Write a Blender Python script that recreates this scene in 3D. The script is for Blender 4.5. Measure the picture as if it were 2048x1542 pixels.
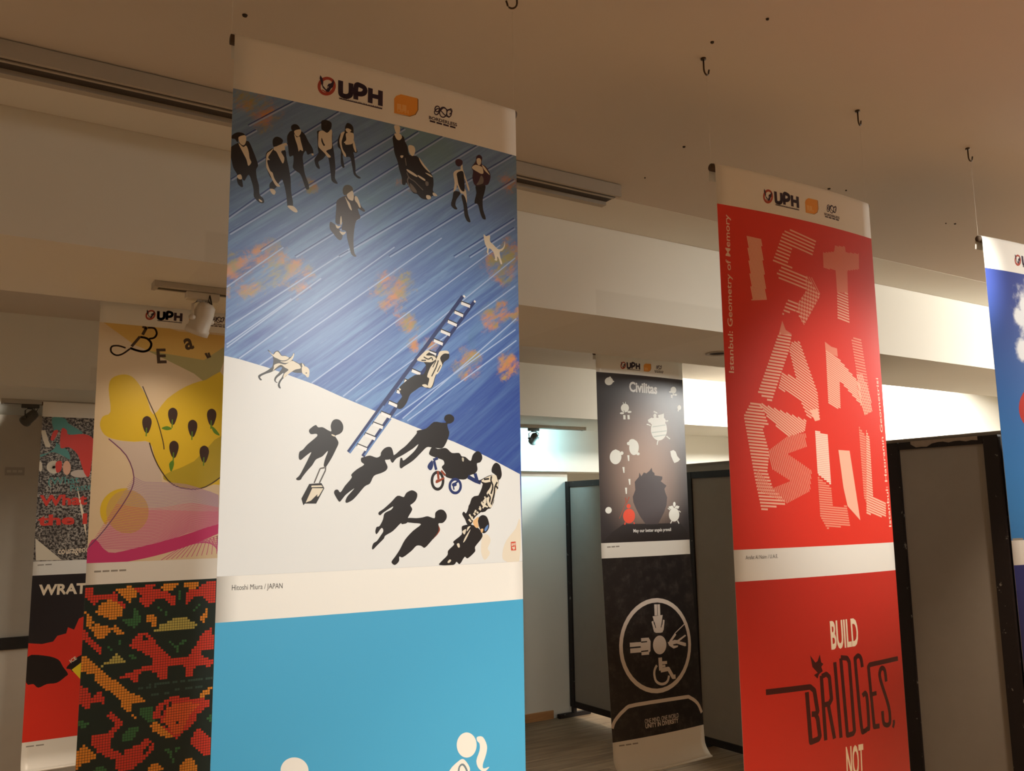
import bpy, bmesh, math, random
from mathutils import Vector, Matrix
from mathutils.geometry import tessellate_polygon

for o in list(bpy.data.objects):
    bpy.data.objects.remove(o, do_unlink=True)
SC = bpy.context.scene
COL = SC.collection
W = 0.6                 # one banner width in metres; the layout below is given in banner widths
EYE = 2.93              # camera height above the floor, in banner widths
def V3(x, y, z): return Vector((x * W, y * W, (z + EYE) * W))

# ------------------------------------------------------------------ camera
cam_d = bpy.data.cameras.new('camera')
cam_d.sensor_fit = 'HORIZONTAL'; cam_d.sensor_width = 36.0
cam_d.lens = 1742.9 / 2048.0 * 36.0
cam_d.clip_start = 0.02
cam = bpy.data.objects.new('camera', cam_d); COL.objects.link(cam)
yaw, pitch, roll = (math.radians(a) for a in (32.1846, 8.3153, -0.8995))
fwd = Vector((math.sin(yaw) * math.cos(pitch), math.cos(yaw) * math.cos(pitch), math.sin(pitch)))
rgt = Vector((math.cos(yaw), -math.sin(yaw), 0)); up = rgt.cross(fwd)
r2 = rgt * math.cos(roll) + up * math.sin(roll); u2 = up * math.cos(roll) - rgt * math.sin(roll)
M = Matrix((r2, u2, -fwd)).transposed().to_4x4(); M.translation = V3(0, 0, 0)
cam.matrix_world = M
SC.camera = cam

# ------------------------------------------------------------------ world, lights, exposure
wd = bpy.data.worlds.new('world'); SC.world = wd; wd.use_nodes = True
wd.node_tree.nodes['Background'].inputs[0].default_value = (1.0, 0.86, 0.70, 1)
wd.node_tree.nodes['Background'].inputs[1].default_value = 0.02
SC.view_settings.view_transform = 'Standard'; SC.view_settings.look = 'None'
SC.view_settings.gamma = 1.0; SC.view_settings.use_curve_mapping = False
SC.view_settings.exposure = 0.0

def spot(name, pos, aim, power, color, angle, blend=0.8, size=0.05):
    d = bpy.data.lights.new(name, 'SPOT'); d.energy = power; d.color = color
    d.spot_size = math.radians(angle); d.spot_blend = blend; d.shadow_soft_size = size
    o = bpy.data.objects.new(name, d); COL.objects.link(o)
    p = V3(*pos); o.location = p
    o.rotation_euler = (V3(*aim) - p).to_track_quat('-Z', 'Y').to_euler()
    return o
def area(name, pos, aim, power, color, sx, sy):
    d = bpy.data.lights.new(name, 'AREA'); d.shape = 'RECTANGLE'; d.size = sx; d.size_y = sy
    d.energy = power; d.color = color
    o = bpy.data.objects.new(name, d); COL.objects.link(o)
    p = V3(*pos); o.location = p
    o.rotation_euler = (V3(*aim) - p).to_track_quat('-Z', 'Y').to_euler()
    return o
WARM = (1.0, 0.965, 0.89); WARM2 = (1.0, 0.80, 0.61); NEUT = (1.0, 0.98, 0.92); COOL = (0.42, 0.84, 1.0)
# gallery spotlights on the tracks behind the camera, one per banner of the first row
spot('spot_big_banner', (2.0, -1.6, 1.78), (1.14, 2.5, -0.30), 290, WARM, 37, 1.0, 0.07)
spot('spot_red_banner', (4.1, -1.3, 1.78), (3.42, 2.5, 0.18), 235, WARM, 25, 1.0, 0.07)
spot('spot_blue_banner', (5.0, -0.9, 1.78), (5.0, 2.46, 0.75), 130, NEUT, 46, 1.0, 0.07)
spot('spot_black_banner', (4.10, 1.0, 1.80), (4.90, 5.78, -0.05), 170, WARM, 24, 1.0, 0.05)
spot('spot_yellow_banner', (-0.45, 0.9, 1.80), (0.95, 5.66, -0.70), 55, WARM2, 26, 1.0, 0.05)
spot('spot_far_banner', (0.75, 6.35, 1.82), (1.05, 9.04, -0.25), 34, WARM, 44, 1.0, 0.05)
# unseen downward spots, added so their light bounces off the floor as fill
for k, (x, y, e) in enumerate(((-0.6, -2.6, 150), (3.4, -2.6, 520), (7.2, -0.6, 760), (2.1, 0.8, 170), (6.0, 2.2, 210), (-1.2, 3.4, 230), (-1.0, 7.3, 190))):
    spot('added_fill_spot_%d' % k, (x, y, 1.84), (x, y, -2.9), e, WARM2, 84, 0.6, 0.06)
# white battens beyond the partitions on the right
area('batten_right_front', (10.4, 2.0, 1.84), (9.6, 3.6, 0.6), 130, NEUT, 1.2, 0.25)
area('batten_right_back', (10.2, 7.4, 1.84), (10.4, 8.4, 0.0), 100, NEUT, 1.2, 0.25)

# ------------------------------------------------------------------ materials
def lin(c):
    return tuple(((x / 255.0) / 12.92 if x / 255.0 <= 0.04045 else ((x / 255.0 + 0.055) / 1.055) ** 2.4) for x in c)
MATS = {}
class NT:
    def __init__(s, name, rough=0.5, spec=0.5):
        m = bpy.data.materials.new(name); m.use_nodes = True
        s.m = m; s.t = m.node_tree; s.b = s.t.nodes['Principled BSDF']
        s.b.inputs['Roughness'].default_value = rough
        s.b.inputs['Specular IOR Level'].default_value = spec
        MATS[name] = m
    def n(s, kind, **kw):
        nd = s.t.nodes.new(kind)
        for k, v in kw.items(): setattr(nd, k, v)
        return nd
    def l(s, a, b): s.t.links.new(a, b)
    def put(s, sock, v):
        if hasattr(v, 'is_output'): s.l(v, sock)
        else: sock.default_value = v
    def math(s, op, a, b=0.0, clamp=False):
        nd = s.n('ShaderNodeMath', operation=op); nd.use_clamp = clamp
        s.put(nd.inputs[0], a); s.put(nd.inputs[1], b); return nd.outputs[0]
    def mix(s, f, a, b, mode='MIX'):
        nd = s.n('ShaderNodeMix', data_type='RGBA', blend_type=mode)
        s.put(nd.inputs[0], f)
        for sock, v in ((nd.inputs[6], a), (nd.inputs[7], b)):
            if hasattr(v, 'is_output'): s.l(v, sock)
            else: sock.default_value = (*v, 1)
        return nd.outputs[2]
    def noise(s, vec, scale, detail=4, rough=0.55, dist=0.0):
        nd = s.n('ShaderNodeTexNoise'); s.l(vec, nd.inputs['Vector'])
        nd.inputs['Scale'].default_value = scale; nd.inputs['Detail'].default_value = detail
        nd.inputs['Roughness'].default_value = rough; nd.inputs['Distortion'].default_value = dist
        return nd.outputs[0]
    def smooth(s, v, lo, hi):
        nd = s.n('ShaderNodeMapRange', interpolation_type='SMOOTHSTEP'); s.put(nd.inputs[0], v)
        nd.inputs[1].default_value = lo; nd.inputs[2].default_value = hi; return nd.outputs[0]
    def xyz(s, x, y, z=0.0):
        nd = s.n('ShaderNodeCombineXYZ')
        for i, v in enumerate((x, y, z)): s.put(nd.inputs[i], v)
        return nd.outputs[0]
    def sep(s, vec):
        nd = s.n('ShaderNodeSeparateXYZ'); s.l(vec, nd.inputs[0]); return nd.outputs
    def uv(s): return s.n('ShaderNodeUVMap').outputs[0]
    def pos(s): return s.n('ShaderNodeNewGeometry').outputs['Position']
    def obj(s): return s.n('ShaderNodeTexCoord').outputs['Object']
    def color(s, v): s.put(s.b.inputs['Base Color'], v if hasattr(v, 'is_output') else (*v, 1))
    def bump(s, h, strength, dist=0.01):
        nd = s.n('ShaderNodeBump'); nd.inputs['Strength'].default_value = strength
        nd.inputs['Distance'].default_value = dist; s.l(h, nd.inputs['Height'])
        s.l(nd.outputs[0], s.b.inputs['Normal'])

def flat(name, rgb, rough=0.5, spec=0.5, metal=0.0, var=0.0, scale=30.0):
    t = NT(name, rough, spec); t.b.inputs['Metallic'].default_value = metal
    c = lin(rgb)
    if var:
        f = t.noise(t.obj(), scale, 3)
        t.color(t.mix(f, tuple(x * (1 - var) for x in c), tuple(min(1, x * (1 + var)) for x in c)))
    else: t.color(c)
    return t.m

GL = 0.38   # sheen of the printed vinyl
INKS = dict(ink=(30, 26, 26), cream=(222, 212, 190), creamd=(190, 184, 165), navy=(28, 46, 100), steel=(96, 132, 186), white=(235, 235, 235),
    olive=(86, 80, 60), taupe=(70, 60, 56), greymid=(120, 112, 104), plum=(62, 34, 52), rust=(140, 62, 36), peach=(226, 184, 132),
    peach2=(226, 216, 196), seal=(205, 72, 52), paper2=(224, 226, 224), seam=(160, 184, 222), seamd=(52, 74, 138), greyd=(84, 80, 76), greyl=(150, 145, 135),
    paperw=(236, 232, 222), bluel=(110, 130, 140), crest=(176, 72, 58), ink2=(48, 34, 58), headp=(236, 230, 216), leaf=(238, 160, 62),
    leafd=(120, 82, 44), leafl=(244, 186, 106), pinkl=(248, 186, 160), pinkm=(238, 142, 118), pinkt=(250, 216, 196), dred=(62, 8, 12),
    creamt=(244, 228, 200), civt=(232, 232, 228), angel=(238, 240, 232), angeld=(196, 206, 198), devil=(240, 84, 56), devild=(176, 84, 62),
    headsh=(78, 68, 70), headsh2=(44, 38, 38), icon=(226, 216, 206), civblk=(26, 22, 23), yel=(228, 196, 54), yel2=(246, 218, 46),
    yelpale=(222, 186, 104), yelgreen=(178, 170, 116), yelgr=(186, 166, 52), seedd=(74, 58, 44), seed=(66, 48, 44), stem=(96, 140, 48), vgrey=(212, 196, 182),
    yelov=(212, 178, 98), pinkb=(212, 196, 182), pinkb2=(220, 168, 166), magl=(206, 84, 142), lavl=(178, 140, 176), mag=(206, 62, 120), magd=(120, 70, 110), mo=(240, 150, 48), mr=(222, 62, 44), mg=(58, 112, 66),
    ml=(192, 178, 92), mk=(22, 38, 34), ms=(56, 82, 72), mor=(236, 98, 44), teal=(86, 150, 142), fred=(222, 66, 54), fcream=(232, 180, 150),
    fcream2=(206, 190, 176), wred=(228, 52, 36), cloud=(240, 246, 250), devr=(190, 52, 44), drk=(40, 34, 36))
for k, c in INKS.items(): flat(k, c, GL, 0.45)

# wall plaster, ceiling, beams
def plaster(name, rgb, patch=None):
    t = NT(name, 0.85, 0.2); p = t.pos()
    n1 = t.noise(p, 1.3, 4); n2 = t.noise(p, 14, 3)
    c = lin(rgb)
    col = t.mix(n1, tuple(x * 0.94 for x in c), tuple(min(1, x * 1.04) for x in c))
    sp = t.smooth(t.noise(p, 60, 2), 0.74, 0.80)
    col = t.mix(t.math('MULTIPLY', sp, 0.12), col, tuple(x * 0.6 for x in c))
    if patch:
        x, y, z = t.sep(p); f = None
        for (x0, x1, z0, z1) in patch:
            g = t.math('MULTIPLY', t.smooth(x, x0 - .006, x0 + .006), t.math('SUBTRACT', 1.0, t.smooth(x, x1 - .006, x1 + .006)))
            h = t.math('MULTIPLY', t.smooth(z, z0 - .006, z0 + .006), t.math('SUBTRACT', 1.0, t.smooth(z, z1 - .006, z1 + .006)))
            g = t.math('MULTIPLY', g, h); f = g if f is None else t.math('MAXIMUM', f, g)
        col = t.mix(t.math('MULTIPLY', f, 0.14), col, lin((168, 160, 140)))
    t.color(col); t.bump(n2, 0.05, 0.004); return t.m
plaster('wall_paint', (228, 224, 212))
plaster('ceiling_paint', (210, 200, 186))
zw = lambda z: (z + EYE) * W
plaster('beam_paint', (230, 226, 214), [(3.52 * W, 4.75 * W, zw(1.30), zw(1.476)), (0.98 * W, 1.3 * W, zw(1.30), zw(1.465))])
flat('rail_paint', (176, 168, 154), 0.5, 0.4, 0.0, 0.05)
flat('rail_dark', (60, 52, 44), 0.6)
flat('lamp_white', (206, 198, 184), 0.45, 0.4)
flat('lamp_dark', (78, 74, 66), 0.5, 0.4)
flat('hook_metal', (74, 58, 40), 0.45, 0.5, 0.7)
flat('cord_nylon', (226, 220, 206), 0.35)
flat('tube_brown', (84, 66, 48), 0.7)
flat('hole_dark', (52, 42, 32), 0.9)
flat('sheet_vinyl', (236, 234, 226), GL, 0.45)
flat('tape_tan', (196, 148, 82), 0.6)
flat('torn_paper', (150, 134, 118), 0.9, 0.2, 0, 0.25, 40)
flat('board_grey', (176, 166, 150), 0.85, 0.2, 0, 0.06, 8)
flat('board_pale', (206, 194, 176), 0.85, 0.2, 0, 0.06, 8)
flat('black_rail', (24, 24, 26), 0.3, 0.6)
flat('label_card', (150, 142, 128), 0.7)
flat('foot_white', (150, 150, 146), 0.5)
flat('part_panel', (150, 142, 132), 0.9, 0.15, 0, 0.06, 10)
def frame_mat():
    t = NT('part_frame', 0.55, 0.35); p = t.pos()
    f = t.smooth(t.noise(p, 22, 4, 0.65), 0.655, 0.69)
    t.color(t.mix(f, lin((30, 22, 20)), lin((122, 116, 108)))); return t.m
frame_mat()
def wood(name, a, b, scale, along=0):
    t = NT(name, 0.5, 0.35); x, y, z = t.sep(t.pos())
    oi = t.n('ShaderNodeObjectInfo').outputs['Random']
    v = t.xyz(t.math('ADD', t.math('MULTIPLY', x, 2.2), t.math('MULTIPLY', oi, 17.0)), t.math('MULTIPLY', y, 34.0), t.math('MULTIPLY', z, 34.0))
    f = t.noise(v, scale, 5, 0.6, 0.6)
    c = t.mix(t.smooth(f, 0.3, 0.7), lin(a), lin(b))
    c = t.mix(t.math('MULTIPLY', oi, 0.35), c, tuple(k * 0.72 for k in lin(a)))
    t.color(c); return t.m
wood('plank_wood', (128, 104, 80), (172, 146, 114), 1.0)
wood('skirt_wood', (176, 124, 78), (204, 152, 100), 0.7)

# printed grounds of the posters (UV = position on the poster in banner widths)
def print_planks():
    t = NT('print_planks', GL, 0.45); u, v, _ = t.sep(t.uv())
    a = math.radians(38.5); ca, sa = math.cos(a), math.sin(a)
    s = t.math('SUBTRACT', t.math('MULTIPLY', u, ca), t.math('MULTIPLY', v, sa))
    q = t.math('ADD', t.math('MULTIPLY', u, sa), t.math('MULTIPLY', v, ca))
    streak = t.noise(t.xyz(t.math('MULTIPLY', s, 2.0), t.math('MULTIPLY', q, 42.0)), 1.0, 6, 0.7, 0.4)
    board = t.noise(t.xyz(t.math('MULTIPLY', s, 0.6), t.math('MULTIPLY', q, 9.0)), 1.0, 1)
    fine = t.noise(t.xyz(t.math('MULTIPLY', s, 14.0), t.math('MULTIPLY', q, 150.0)), 1.0, 3, 0.7)
    big = t.noise(t.uv(), 2.6, 4, 0.6, 0.5)
    col = t.mix(t.smooth(streak, 0.34, 0.72), lin((62, 92, 164)), lin((120, 162, 208)))
    col = t.mix(t.math('MULTIPLY', t.smooth(board, 0.42, 0.62), 0.45), col, lin((76, 110, 176)))
    top = t.math('MULTIPLY', t.smooth(v, 0.55, 0.02), 0.75)
    col = t.mix(t.math('MULTIPLY', t.smooth(big, 0.40, 0.62), top), col, lin((84, 128, 122)))
    col = t.mix(t.math('MULTIPLY', t.smooth(big, 0.58, 0.70), 0.40), col, lin((78, 128, 128)))
    col = t.mix(t.math('MULTIPLY', t.smooth(fine, 0.60, 0.75), 0.40), col, lin((158, 188, 220)))
    col = t.mix(t.math('MULTIPLY', t.smooth(v, 0.75, 0.10), 0.42), col, lin((138, 168, 196)))  # top lightened in the print colour, in place of missing sheen
    deep = t.math('MULTIPLY', t.smooth(t.math('ADD', u, v), 1.45, 1.85), 0.75)
    col = t.mix(deep, col, lin((34, 62, 140)))
    wob = t.math('MULTIPLY', t.math('SUBTRACT', t.noise(t.uv(), 13.0, 8, 0.8), 0.5), 0.62)
    acc = None
    for (bu, bv, r) in BLOBS:
        du = t.math('SUBTRACT', u, bu); dv = t.math('SUBTRACT', v, bv)
        d = t.math('SQRT', t.math('ADD', t.math('MULTIPLY', du, du), t.math('MULTIPLY', dv, dv)))
        f = t.smooth(t.math('ADD', t.math('DIVIDE', d, r), t.math('MULTIPLY', wob, 6.0)), 1.1, 0.45)
        acc = f if acc is None else t.math('MAXIMUM', acc, f)
    oc = t.mix(t.smooth(t.noise(t.uv(), 11.0, 3), 0.4, 0.6), lin((160, 150, 74)), lin((210, 138, 66)))
    gate = t.math('MULTIPLY', acc, t.smooth(t.noise(t.xyz(t.math('MULTIPLY', s, 9.0), t.math('MULTIPLY', q, 26.0)), 1.0, 4, 0.7), 0.38, 0.60))
    col = t.mix(t.math('MULTIPLY', gate, 0.85), col, oc)
    t.color(col); return t.m
BLOBS = [(0.09, 0.05, .06), (0.02, .03, .04), (0.12, .52, .07), (0.20, .55, .06), (0.02, .56, .07), (0.06, .60, .05), (0.50, .57, .07), (.55, .52, .05), (.57, .66, .04),
         (0.93, .44, .07), (0.97, .36, .05), (0.90, .40, .04), (.97, .10, .05), (.88, .61, .05), (.93, .58, .04), (.58, .73, .035), (.80, .77, .05), (.77, .79, .04),
         (.96, .76, .05), (.93, .79, .04), (.99, .58, .04), (.55, .20, .03), (.65, .73, .03), (.24, .26, .03)]
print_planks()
def print_plain(name, rgb, var=0.0, scale=4.0, rgb2=None, rough=GL):
    t = NT(name, rough, 0.45); c = lin(rgb)
    if rgb2: t.color(t.mix(t.math('MULTIPLY', t.smooth(t.noise(t.uv(), scale, 6, 0.7), 0.45, 0.8), var), c, lin(rgb2)))
    else: t.color(c)
    return t.m
print_plain('print_skyblue', (74, 168, 210))
print_plain('print_red', (226, 52, 36)); print_plain('print_red2', (196, 44, 32))
print_plain('print_black', (30, 26, 27), 0.55, 9.0, (92, 84, 80))
print_plain('print_cream', (226, 206, 172), 0.3, 2.0, (214, 188, 140))
print_plain('print_mosaic', (24, 42, 38))
print_plain('print_charcoal', (36, 32, 36))
def print_brown():
    t = NT('print_brown', 0.36, 0.5); u, v, _ = t.sep(t.uv())
    d = t.math('SQRT', t.math('ADD', t.math('POWER', t.math('SUBTRACT', u, 0.5), 2.0), t.math('MULTIPLY', t.math('POWER', t.math('SUBTRACT', v, 0.80), 2.0), 0.55)))
    t.color(t.mix(t.smooth(d, 0.60, 0.04), lin((48, 42, 44)), lin((176, 148, 132)))); return t.m
print_brown()
def print_grain():
    t = NT('print_grain', GL, 0.45)
    f = t.smooth(t.noise(t.uv(), 46.0, 2, 0.8), 0.44, 0.58); g = t.smooth(t.noise(t.uv(), 5.0, 2), 0.4, 0.6)
    c = t.mix(f, lin((40, 34, 34)), lin((176, 168, 156)))
    t.color(t.mix(t.math('MULTIPLY', g, 0.5), c, lin((58, 50, 48)))); return t.m
print_grain()
def print_sky():
    t = NT('print_sky', 0.30, 0.5); u, v, _ = t.sep(t.uv())
    c = t.mix(t.smooth(v, 0.0, 1.3), lin((60, 78, 150)), lin((58, 130, 196)))
    wob = t.math('MULTIPLY', t.math('SUBTRACT', t.noise(t.uv(), 9.0, 6, 0.65), 0.5), 2.4); acc = None
    for (bu, bv, r) in ((.36, .22, .13), (.46, .20, .16), (.44, .28, .14), (.30, .18, .06), (.25, .24, .05), (.24, .435, .055), (.29, .43, .04)):
        du = t.math('SUBTRACT', u, bu); dv = t.math('SUBTRACT', v, bv)
        d = t.math('SQRT', t.math('ADD', t.math('MULTIPLY', du, du), t.math('MULTIPLY', dv, dv)))
        f = t.smooth(t.math('ADD', t.math('DIVIDE', d, r), wob), 1.40, 0.62)
        acc = f if acc is None else t.math('MAXIMUM', acc, f)
    c = t.mix(acc, c, lin((238, 244, 248)))
    t.color(c); return t.m
print_sky()
print_plain('print_navy', (44, 52, 120))

# ------------------------------------------------------------------ flat print of the posters, in 1/10000 banner widths
# P polygon, S stroke, E ellipse, R ring, H hatching, T lettering: [kind, ink, layer, ...]
ART = {
 'HEADER': [
  ["R","crest",1,100,[2849,1075,295,-77,5,315]],
  ["R","crest",1,40,[2849,1075,242,-63,4,267]],
  ["P","ink2",2,[2634,757,2706,845,2734,971,2723,1081,2790,1144,2816,1177,2856,1181,2888,1226,2858,1301,2817,1231,2724,1161,2670,1042,2615,869]],
  ["P","ink2",2,[3048,781,3089,892,3052,1050,2987,1120,2949,1210,2889,1285,2856,1181,2867,1057,2905,980,2984,946,3031,880]],
  ["P","headp",3,[2875,1082,2912,1064,2887,1141]],
  ["S","crest",2,40,[2699,1234,2805,1274,2910,1279]],
  ["S","crest",2,40,[2989,1281,3067,1180]],
  ["Q","ink2",2,165,[3301,774,3307,1173,3340,1245,3443,1268,3550,1246,3630,1172,3651,1058,3647,776]],
  ["Q","ink2",2,165,[3817,1288,3827,808,4008,780,4114,830,4121,951,4039,1041,3902,1076,3825,1068]],
  ["S","ink2",2,165,[4313,773,4307,1289]],
  ["S","ink2",2,165,[4664,771,4661,1298]],
  ["S","ink2",2,150,[4316,1026,4667,1015]],
  ["S","ink2",2,35,[3270,1384,4726,1388]],
  ["T","ink2",2,"UNIVERSITAS PELITA HARAPAN",3257,1401,4726,1393,59,1,0],
  ["P","leaf",1,[5151,927,5222,811,5395,711,6006,698,6008,1110,5911,1289,5720,1399,5154,1428]],
  ["P","leafd",0.5,[5183,1449,5720,1419,5940,1296,6037,1102,6036,733,6006,698,6008,1110,5911,1289,5720,1399]],
  ["S","leafl",1,200,[5253,1167,5407,1160]],
  ["S","leafl",1,200,[5441,1159,5596,1152]],
  ["T","leafl",2,"UPH",5254,1354,5675,1331,117,2,0],
  ["R","ink2",1,42,[6751,886,110,-27,0,121]],
  ["R","ink2",1,42,[6981,946,161,-39,0,202]],
  ["R","ink2",1,42,[7213,919,112,-27,0,151]],
  ["Q","ink2",1,42,[6675,1106,6644,1012,6797,860,7043,1032,7228,1074]],
  ["Q","ink2",1,42,[6675,1106,6766,1069,6981,787,7167,828,7291,740,7322,849,7228,958]],
  ["T","ink2",2,"BORDERLESS",6433,1321,7524,1324,114,3,0],
  ["S","ink2",1,60,[6463,1382,6674,1383]],
  ["S","ink2",1,60,[6721,1384,6934,1385]],
  ["S","ink2",1,60,[6981,1385,7196,1387]],
  ["S","ink2",1,60,[7243,1387,7460,1389]],
 ],
 'CAPMAIN': [
  ["T","greyd",1,"Hitoshi Miura / JAPAN",413,16489,1813,16509,145,0,0],
 ],
 'RED': [
  ["T","pinkt",1,"Istanbul: Geometry of Memory",447,8984,608,2239,253,1,0],
  ["H","pinkl",1,80,80,66,[1522,3032,2305,3066,2427,5718,1607,5830]],
  ["H","pinkl",1,10,170,75,[3631,2544,4072,2390,5748,2608,5428,3347,4250,3222,4160,3191,3755,4033,4898,4368,5778,5145,4581,6628,4140,6024,3272,6286,3627,5605,4293,5662,4838,5077,4594,5018,2986,4607,3445,4117,2920,3927,3271,3273]],
  ["H","pinkm",1.2,55,120,60,[4898,4368,5336,4402,5778,5145,4581,6628,4205,5974,4293,5662,4838,5077]],
  ["H","pinkm",1,5,60,50,[7043,2671,7784,2588,7825,2858,8855,2761,8780,3513,7841,3726,7772,4782,6967,4875,6968,3815,6118,3858,6151,3135,6950,2957]],
  ["H","pinkl",1,8,130,70,[6967,4875,7772,4782,7735,6187,6883,6115]],
  ["P","pinkm",1,[3264,6542,3440,6931,3794,7083,3006,7192]],
  ["H","pinkl",1,3,140,80,[3012,7118,3794,7083,3578,7803,3090,8719,2368,10133,1650,9747]],
  ["H","pinkl",1,25,110,65,[3578,7803,3766,7418,4244,7376,5182,9537,5235,10755,4443,10644,4125,10039,3422,9714,2826,9461,3084,8792,3898,8991]],
  ["P","pinkl",1.2,[4628,10342,5119,10244,5215,10741,4908,10806]],
  ["P","pinkm",1,[5880,7233,6307,7424,6695,7468,6715,7848,5894,7687]],
  ["H","pinkl",1,20,90,68,[5901,7610,6765,7921,8209,8970,8225,9971,6727,8914,6665,10165,6384,10180,5853,9945]],
  ["H","pinkm",1,4,130,70,[7780,6872,8541,6842,8965,9622,9027,10162,8416,10384,7937,9372,8022,8519]],
  ["H","pinkl",1.2,70,120,60,[8022,8519,8492,8487,8973,9544,9027,10162,8416,10384,8046,9443]],
  ["H","pinkl",1,3,130,75,[845,10740,1224,10195,1767,10166,2191,11138,1792,11154,2109,12199,1950,12973,2194,13668,2946,14295,1531,14604,1281,13400]],
  ["H","pinkl",1,30,100,70,[1621,10138,4377,10793,4231,11272,3274,11524,2213,10853]],
  ["H","pinkm",1,75,100,60,[2064,12130,3280,11452,4277,11343,4280,11923,3113,12243,4509,12930,4329,13794,2946,14295,1352,13744,1371,12845,2194,13668,3225,13377,2157,12865]],
  ["H","pinkt",1,4,80,70,[4872,11211,5669,11365,5687,13531,4868,13068]],
  ["H","pinkm",1,4,100,70,[4859,13177,5677,13640,5712,14440,6645,14442,6786,15286,5248,15375,4867,14869]],
  ["P","pinkl",1,[6323,12010,7104,12026,7537,15074,6701,14442,6501,13634]],
  ["H","pinkm",1,10,110,80,[7899,10904,8376,11343,8073,14295,7924,14071,7892,12117]],
  ["H","pinkl",1,15,110,80,[8442,11035,8661,11409,8618,14070,9601,14258,9522,14979,8023,14781]],
  ["T","pinkt",1,"Istanbul: Hat\u0131ran\u0131n Geometrisi",9918,15401,9697,8576,199,1,0],
  ["T","greyd",1,"Arafat Al Naim / U.A.E.",576,16489,2270,16490,148,0,0],
  ["T","creamt",1,"BUILD",5050,20309,6841,20306,1112,3,0],
  ["T","creamt",1,"NOT",5507,25468,6643,25511,1204,3,0],
  ["S","dred",1,220,[1255,21643,3651,21686,3879,21852,3998,22668,3902,22773,3645,22745]],
  ["S","dred",1,220,[3446,21867,3509,23809,3945,23748,4041,23646,3973,22952,3859,22768]],
  ["S","dred",1,200,[4337,21316,4371,23857]],
  ["S","dred",1,200,[4360,21347,4649,21285,4814,21417,4867,22297,4719,22456,4408,22481]],
  ["S","dred",1,200,[4646,22477,4899,23864]],
  ["S","dred",1,200,[5206,20864,5299,23883]],
  ["S","dred",1,200,[5596,20748,5709,23845,6075,23830,6177,23725,6127,20940,6004,20781,5599,20718]],
  ["Q","dred",1,200,[6981,21251,6923,20885,6749,20751,6552,20855,6529,21093,6650,23603,6814,23829,7054,23768,7159,23661,7146,22407,6864,22409]],
  ["S","dred",1,200,[9664,21170,7506,21205,7403,21287,7526,23763,7907,23777]],
  ["S","dred",1,180,[7427,22435,7858,22418]],
  ["Q","dred",1,200,[8626,22035,8578,21572,8398,21434,8221,21541,8202,21905,8663,23045,8713,23658,8578,23824,8338,23797,8208,23661,8189,23207]],
  ["S","dred",1,160,[8985,23689,8991,23811,8883,23993]],
  ["P","dred",1,[3758,20455,4035,20767,4170,20720,4324,20470,4383,20796,4510,20865,4368,20969,4440,21150,4211,21247,4109,21411,3906,21249,4130,21181,3847,20925]],
 ],
 'CIV': [
  ["T","civt",1,"Civilitas",3424,3289,6650,3309,855,4,0],
  ["E","angel",1,[1275,2557,424,-32,-14,341]],
  ["E","angel",1,[1646,2554,183,-14,-3,70]],
  ["E","angel",1,[1399,2222,104,-8,-3,80]],
  ["E","angel",1,[8713,2842,373,-27,-16,305]],
  ["E","angel",1,[8347,3035,214,-15,-4,84]],
  ["E","angel",1,[8976,3253,201,-14,-4,79]],
  ["S","angel",1,200,[8475,3287,8439,3577]],
  ["S","angel",1,180,[8695,3167,8665,3326]],
  ["E","angel",1,[2882,4777,438,-27,-16,377]],
  ["E","angel",1,[2546,5238,224,-13,-4,90]],
  ["E","angel",1,[3358,5090,227,-13,-4,91]],
  ["S","angel",1,240,[2790,5384,2787,5760]],
  ["S","angel",1,240,[3233,5359,3250,5734]],
  ["S","angel",1,60,[2745,4434,2686,4287]],
  ["S","angel",1,60,[2944,4411,2965,4244]],
  ["S","greymid",2,60,[2754,4985,3001,5372]],
  ["E","angel",1,[9379,4379,252,-15,-12,221]],
  ["S","angel",1,160,[9262,4543,9216,4728]],
  ["E","angel",1,[6698,6493,976,-48,-48,947]],
  ["E","angel",1,[6284,5798,624,-33,-18,359]],
  ["E","angel",1,[6980,5710,559,-30,-18,360]],
  ["P","angel",1,[5400,5693,5854,5464,6191,5599,5729,5930,5491,5917]],
  ["P","angel",1,[6624,5216,7363,5029,7342,5432,6712,5519]],
  ["E","angel",1.5,[6255,5288,194,-11,-9,185]],
  ["S","angel",1,120,[6122,4912,6564,5039]],
  ["S","angel",1,100,[5717,6185,5448,6097,5245,6082]],
  ["S","angel",1,100,[7402,5635,7678,5698,7857,5637]],
  ["S","angel",1,110,[6549,7394,6434,7628,6389,7833]],
  ["S","angel",1,110,[7574,7016,7879,7208,8017,7253]],
  ["S","angeld",2,100,[5917,6276,7520,6041]],
  ["S","angeld",2,100,[5824,6790,7633,6550]],
  ["S","angeld",2,100,[6012,7137,7475,6918]],
  ["E","angel",1,[3726,8140,534,-21,-29,650]],
  ["E","angel",1,[3158,7814,198,-8,-7,150]],
  ["E","angel",1,[3563,7622,366,-16,-9,200]],
  ["E","angel",1,[4147,8674,187,-7,-6,125]],
  ["E","angel",1,[1722,8990,604,-20,-26,613]],
  ["E","angel",1,[2387,8655,173,-6,-7,157]],
  ["P","angel",1,[1402,8483,1749,8340,2222,8504,1938,8723]],
  ["P","angel",1,[7969,8346,8383,8222,8673,8375,8840,8750,9198,9037,8925,9236,8432,9386,8259,9148,8057,8776]],
  ["P","angel",1,[2960,8818,3183,8810,3154,9309,3029,9313]],
  ["P","angel",1,[2399,9827,2619,9821,2605,10315,2481,10318]],
  ["P","angel",1,[2990,10827,3212,10822,3190,11317,3065,11319]],
  ["P","angel",1,[2599,11561,2819,11557,2782,12086,2658,12088]],
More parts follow.
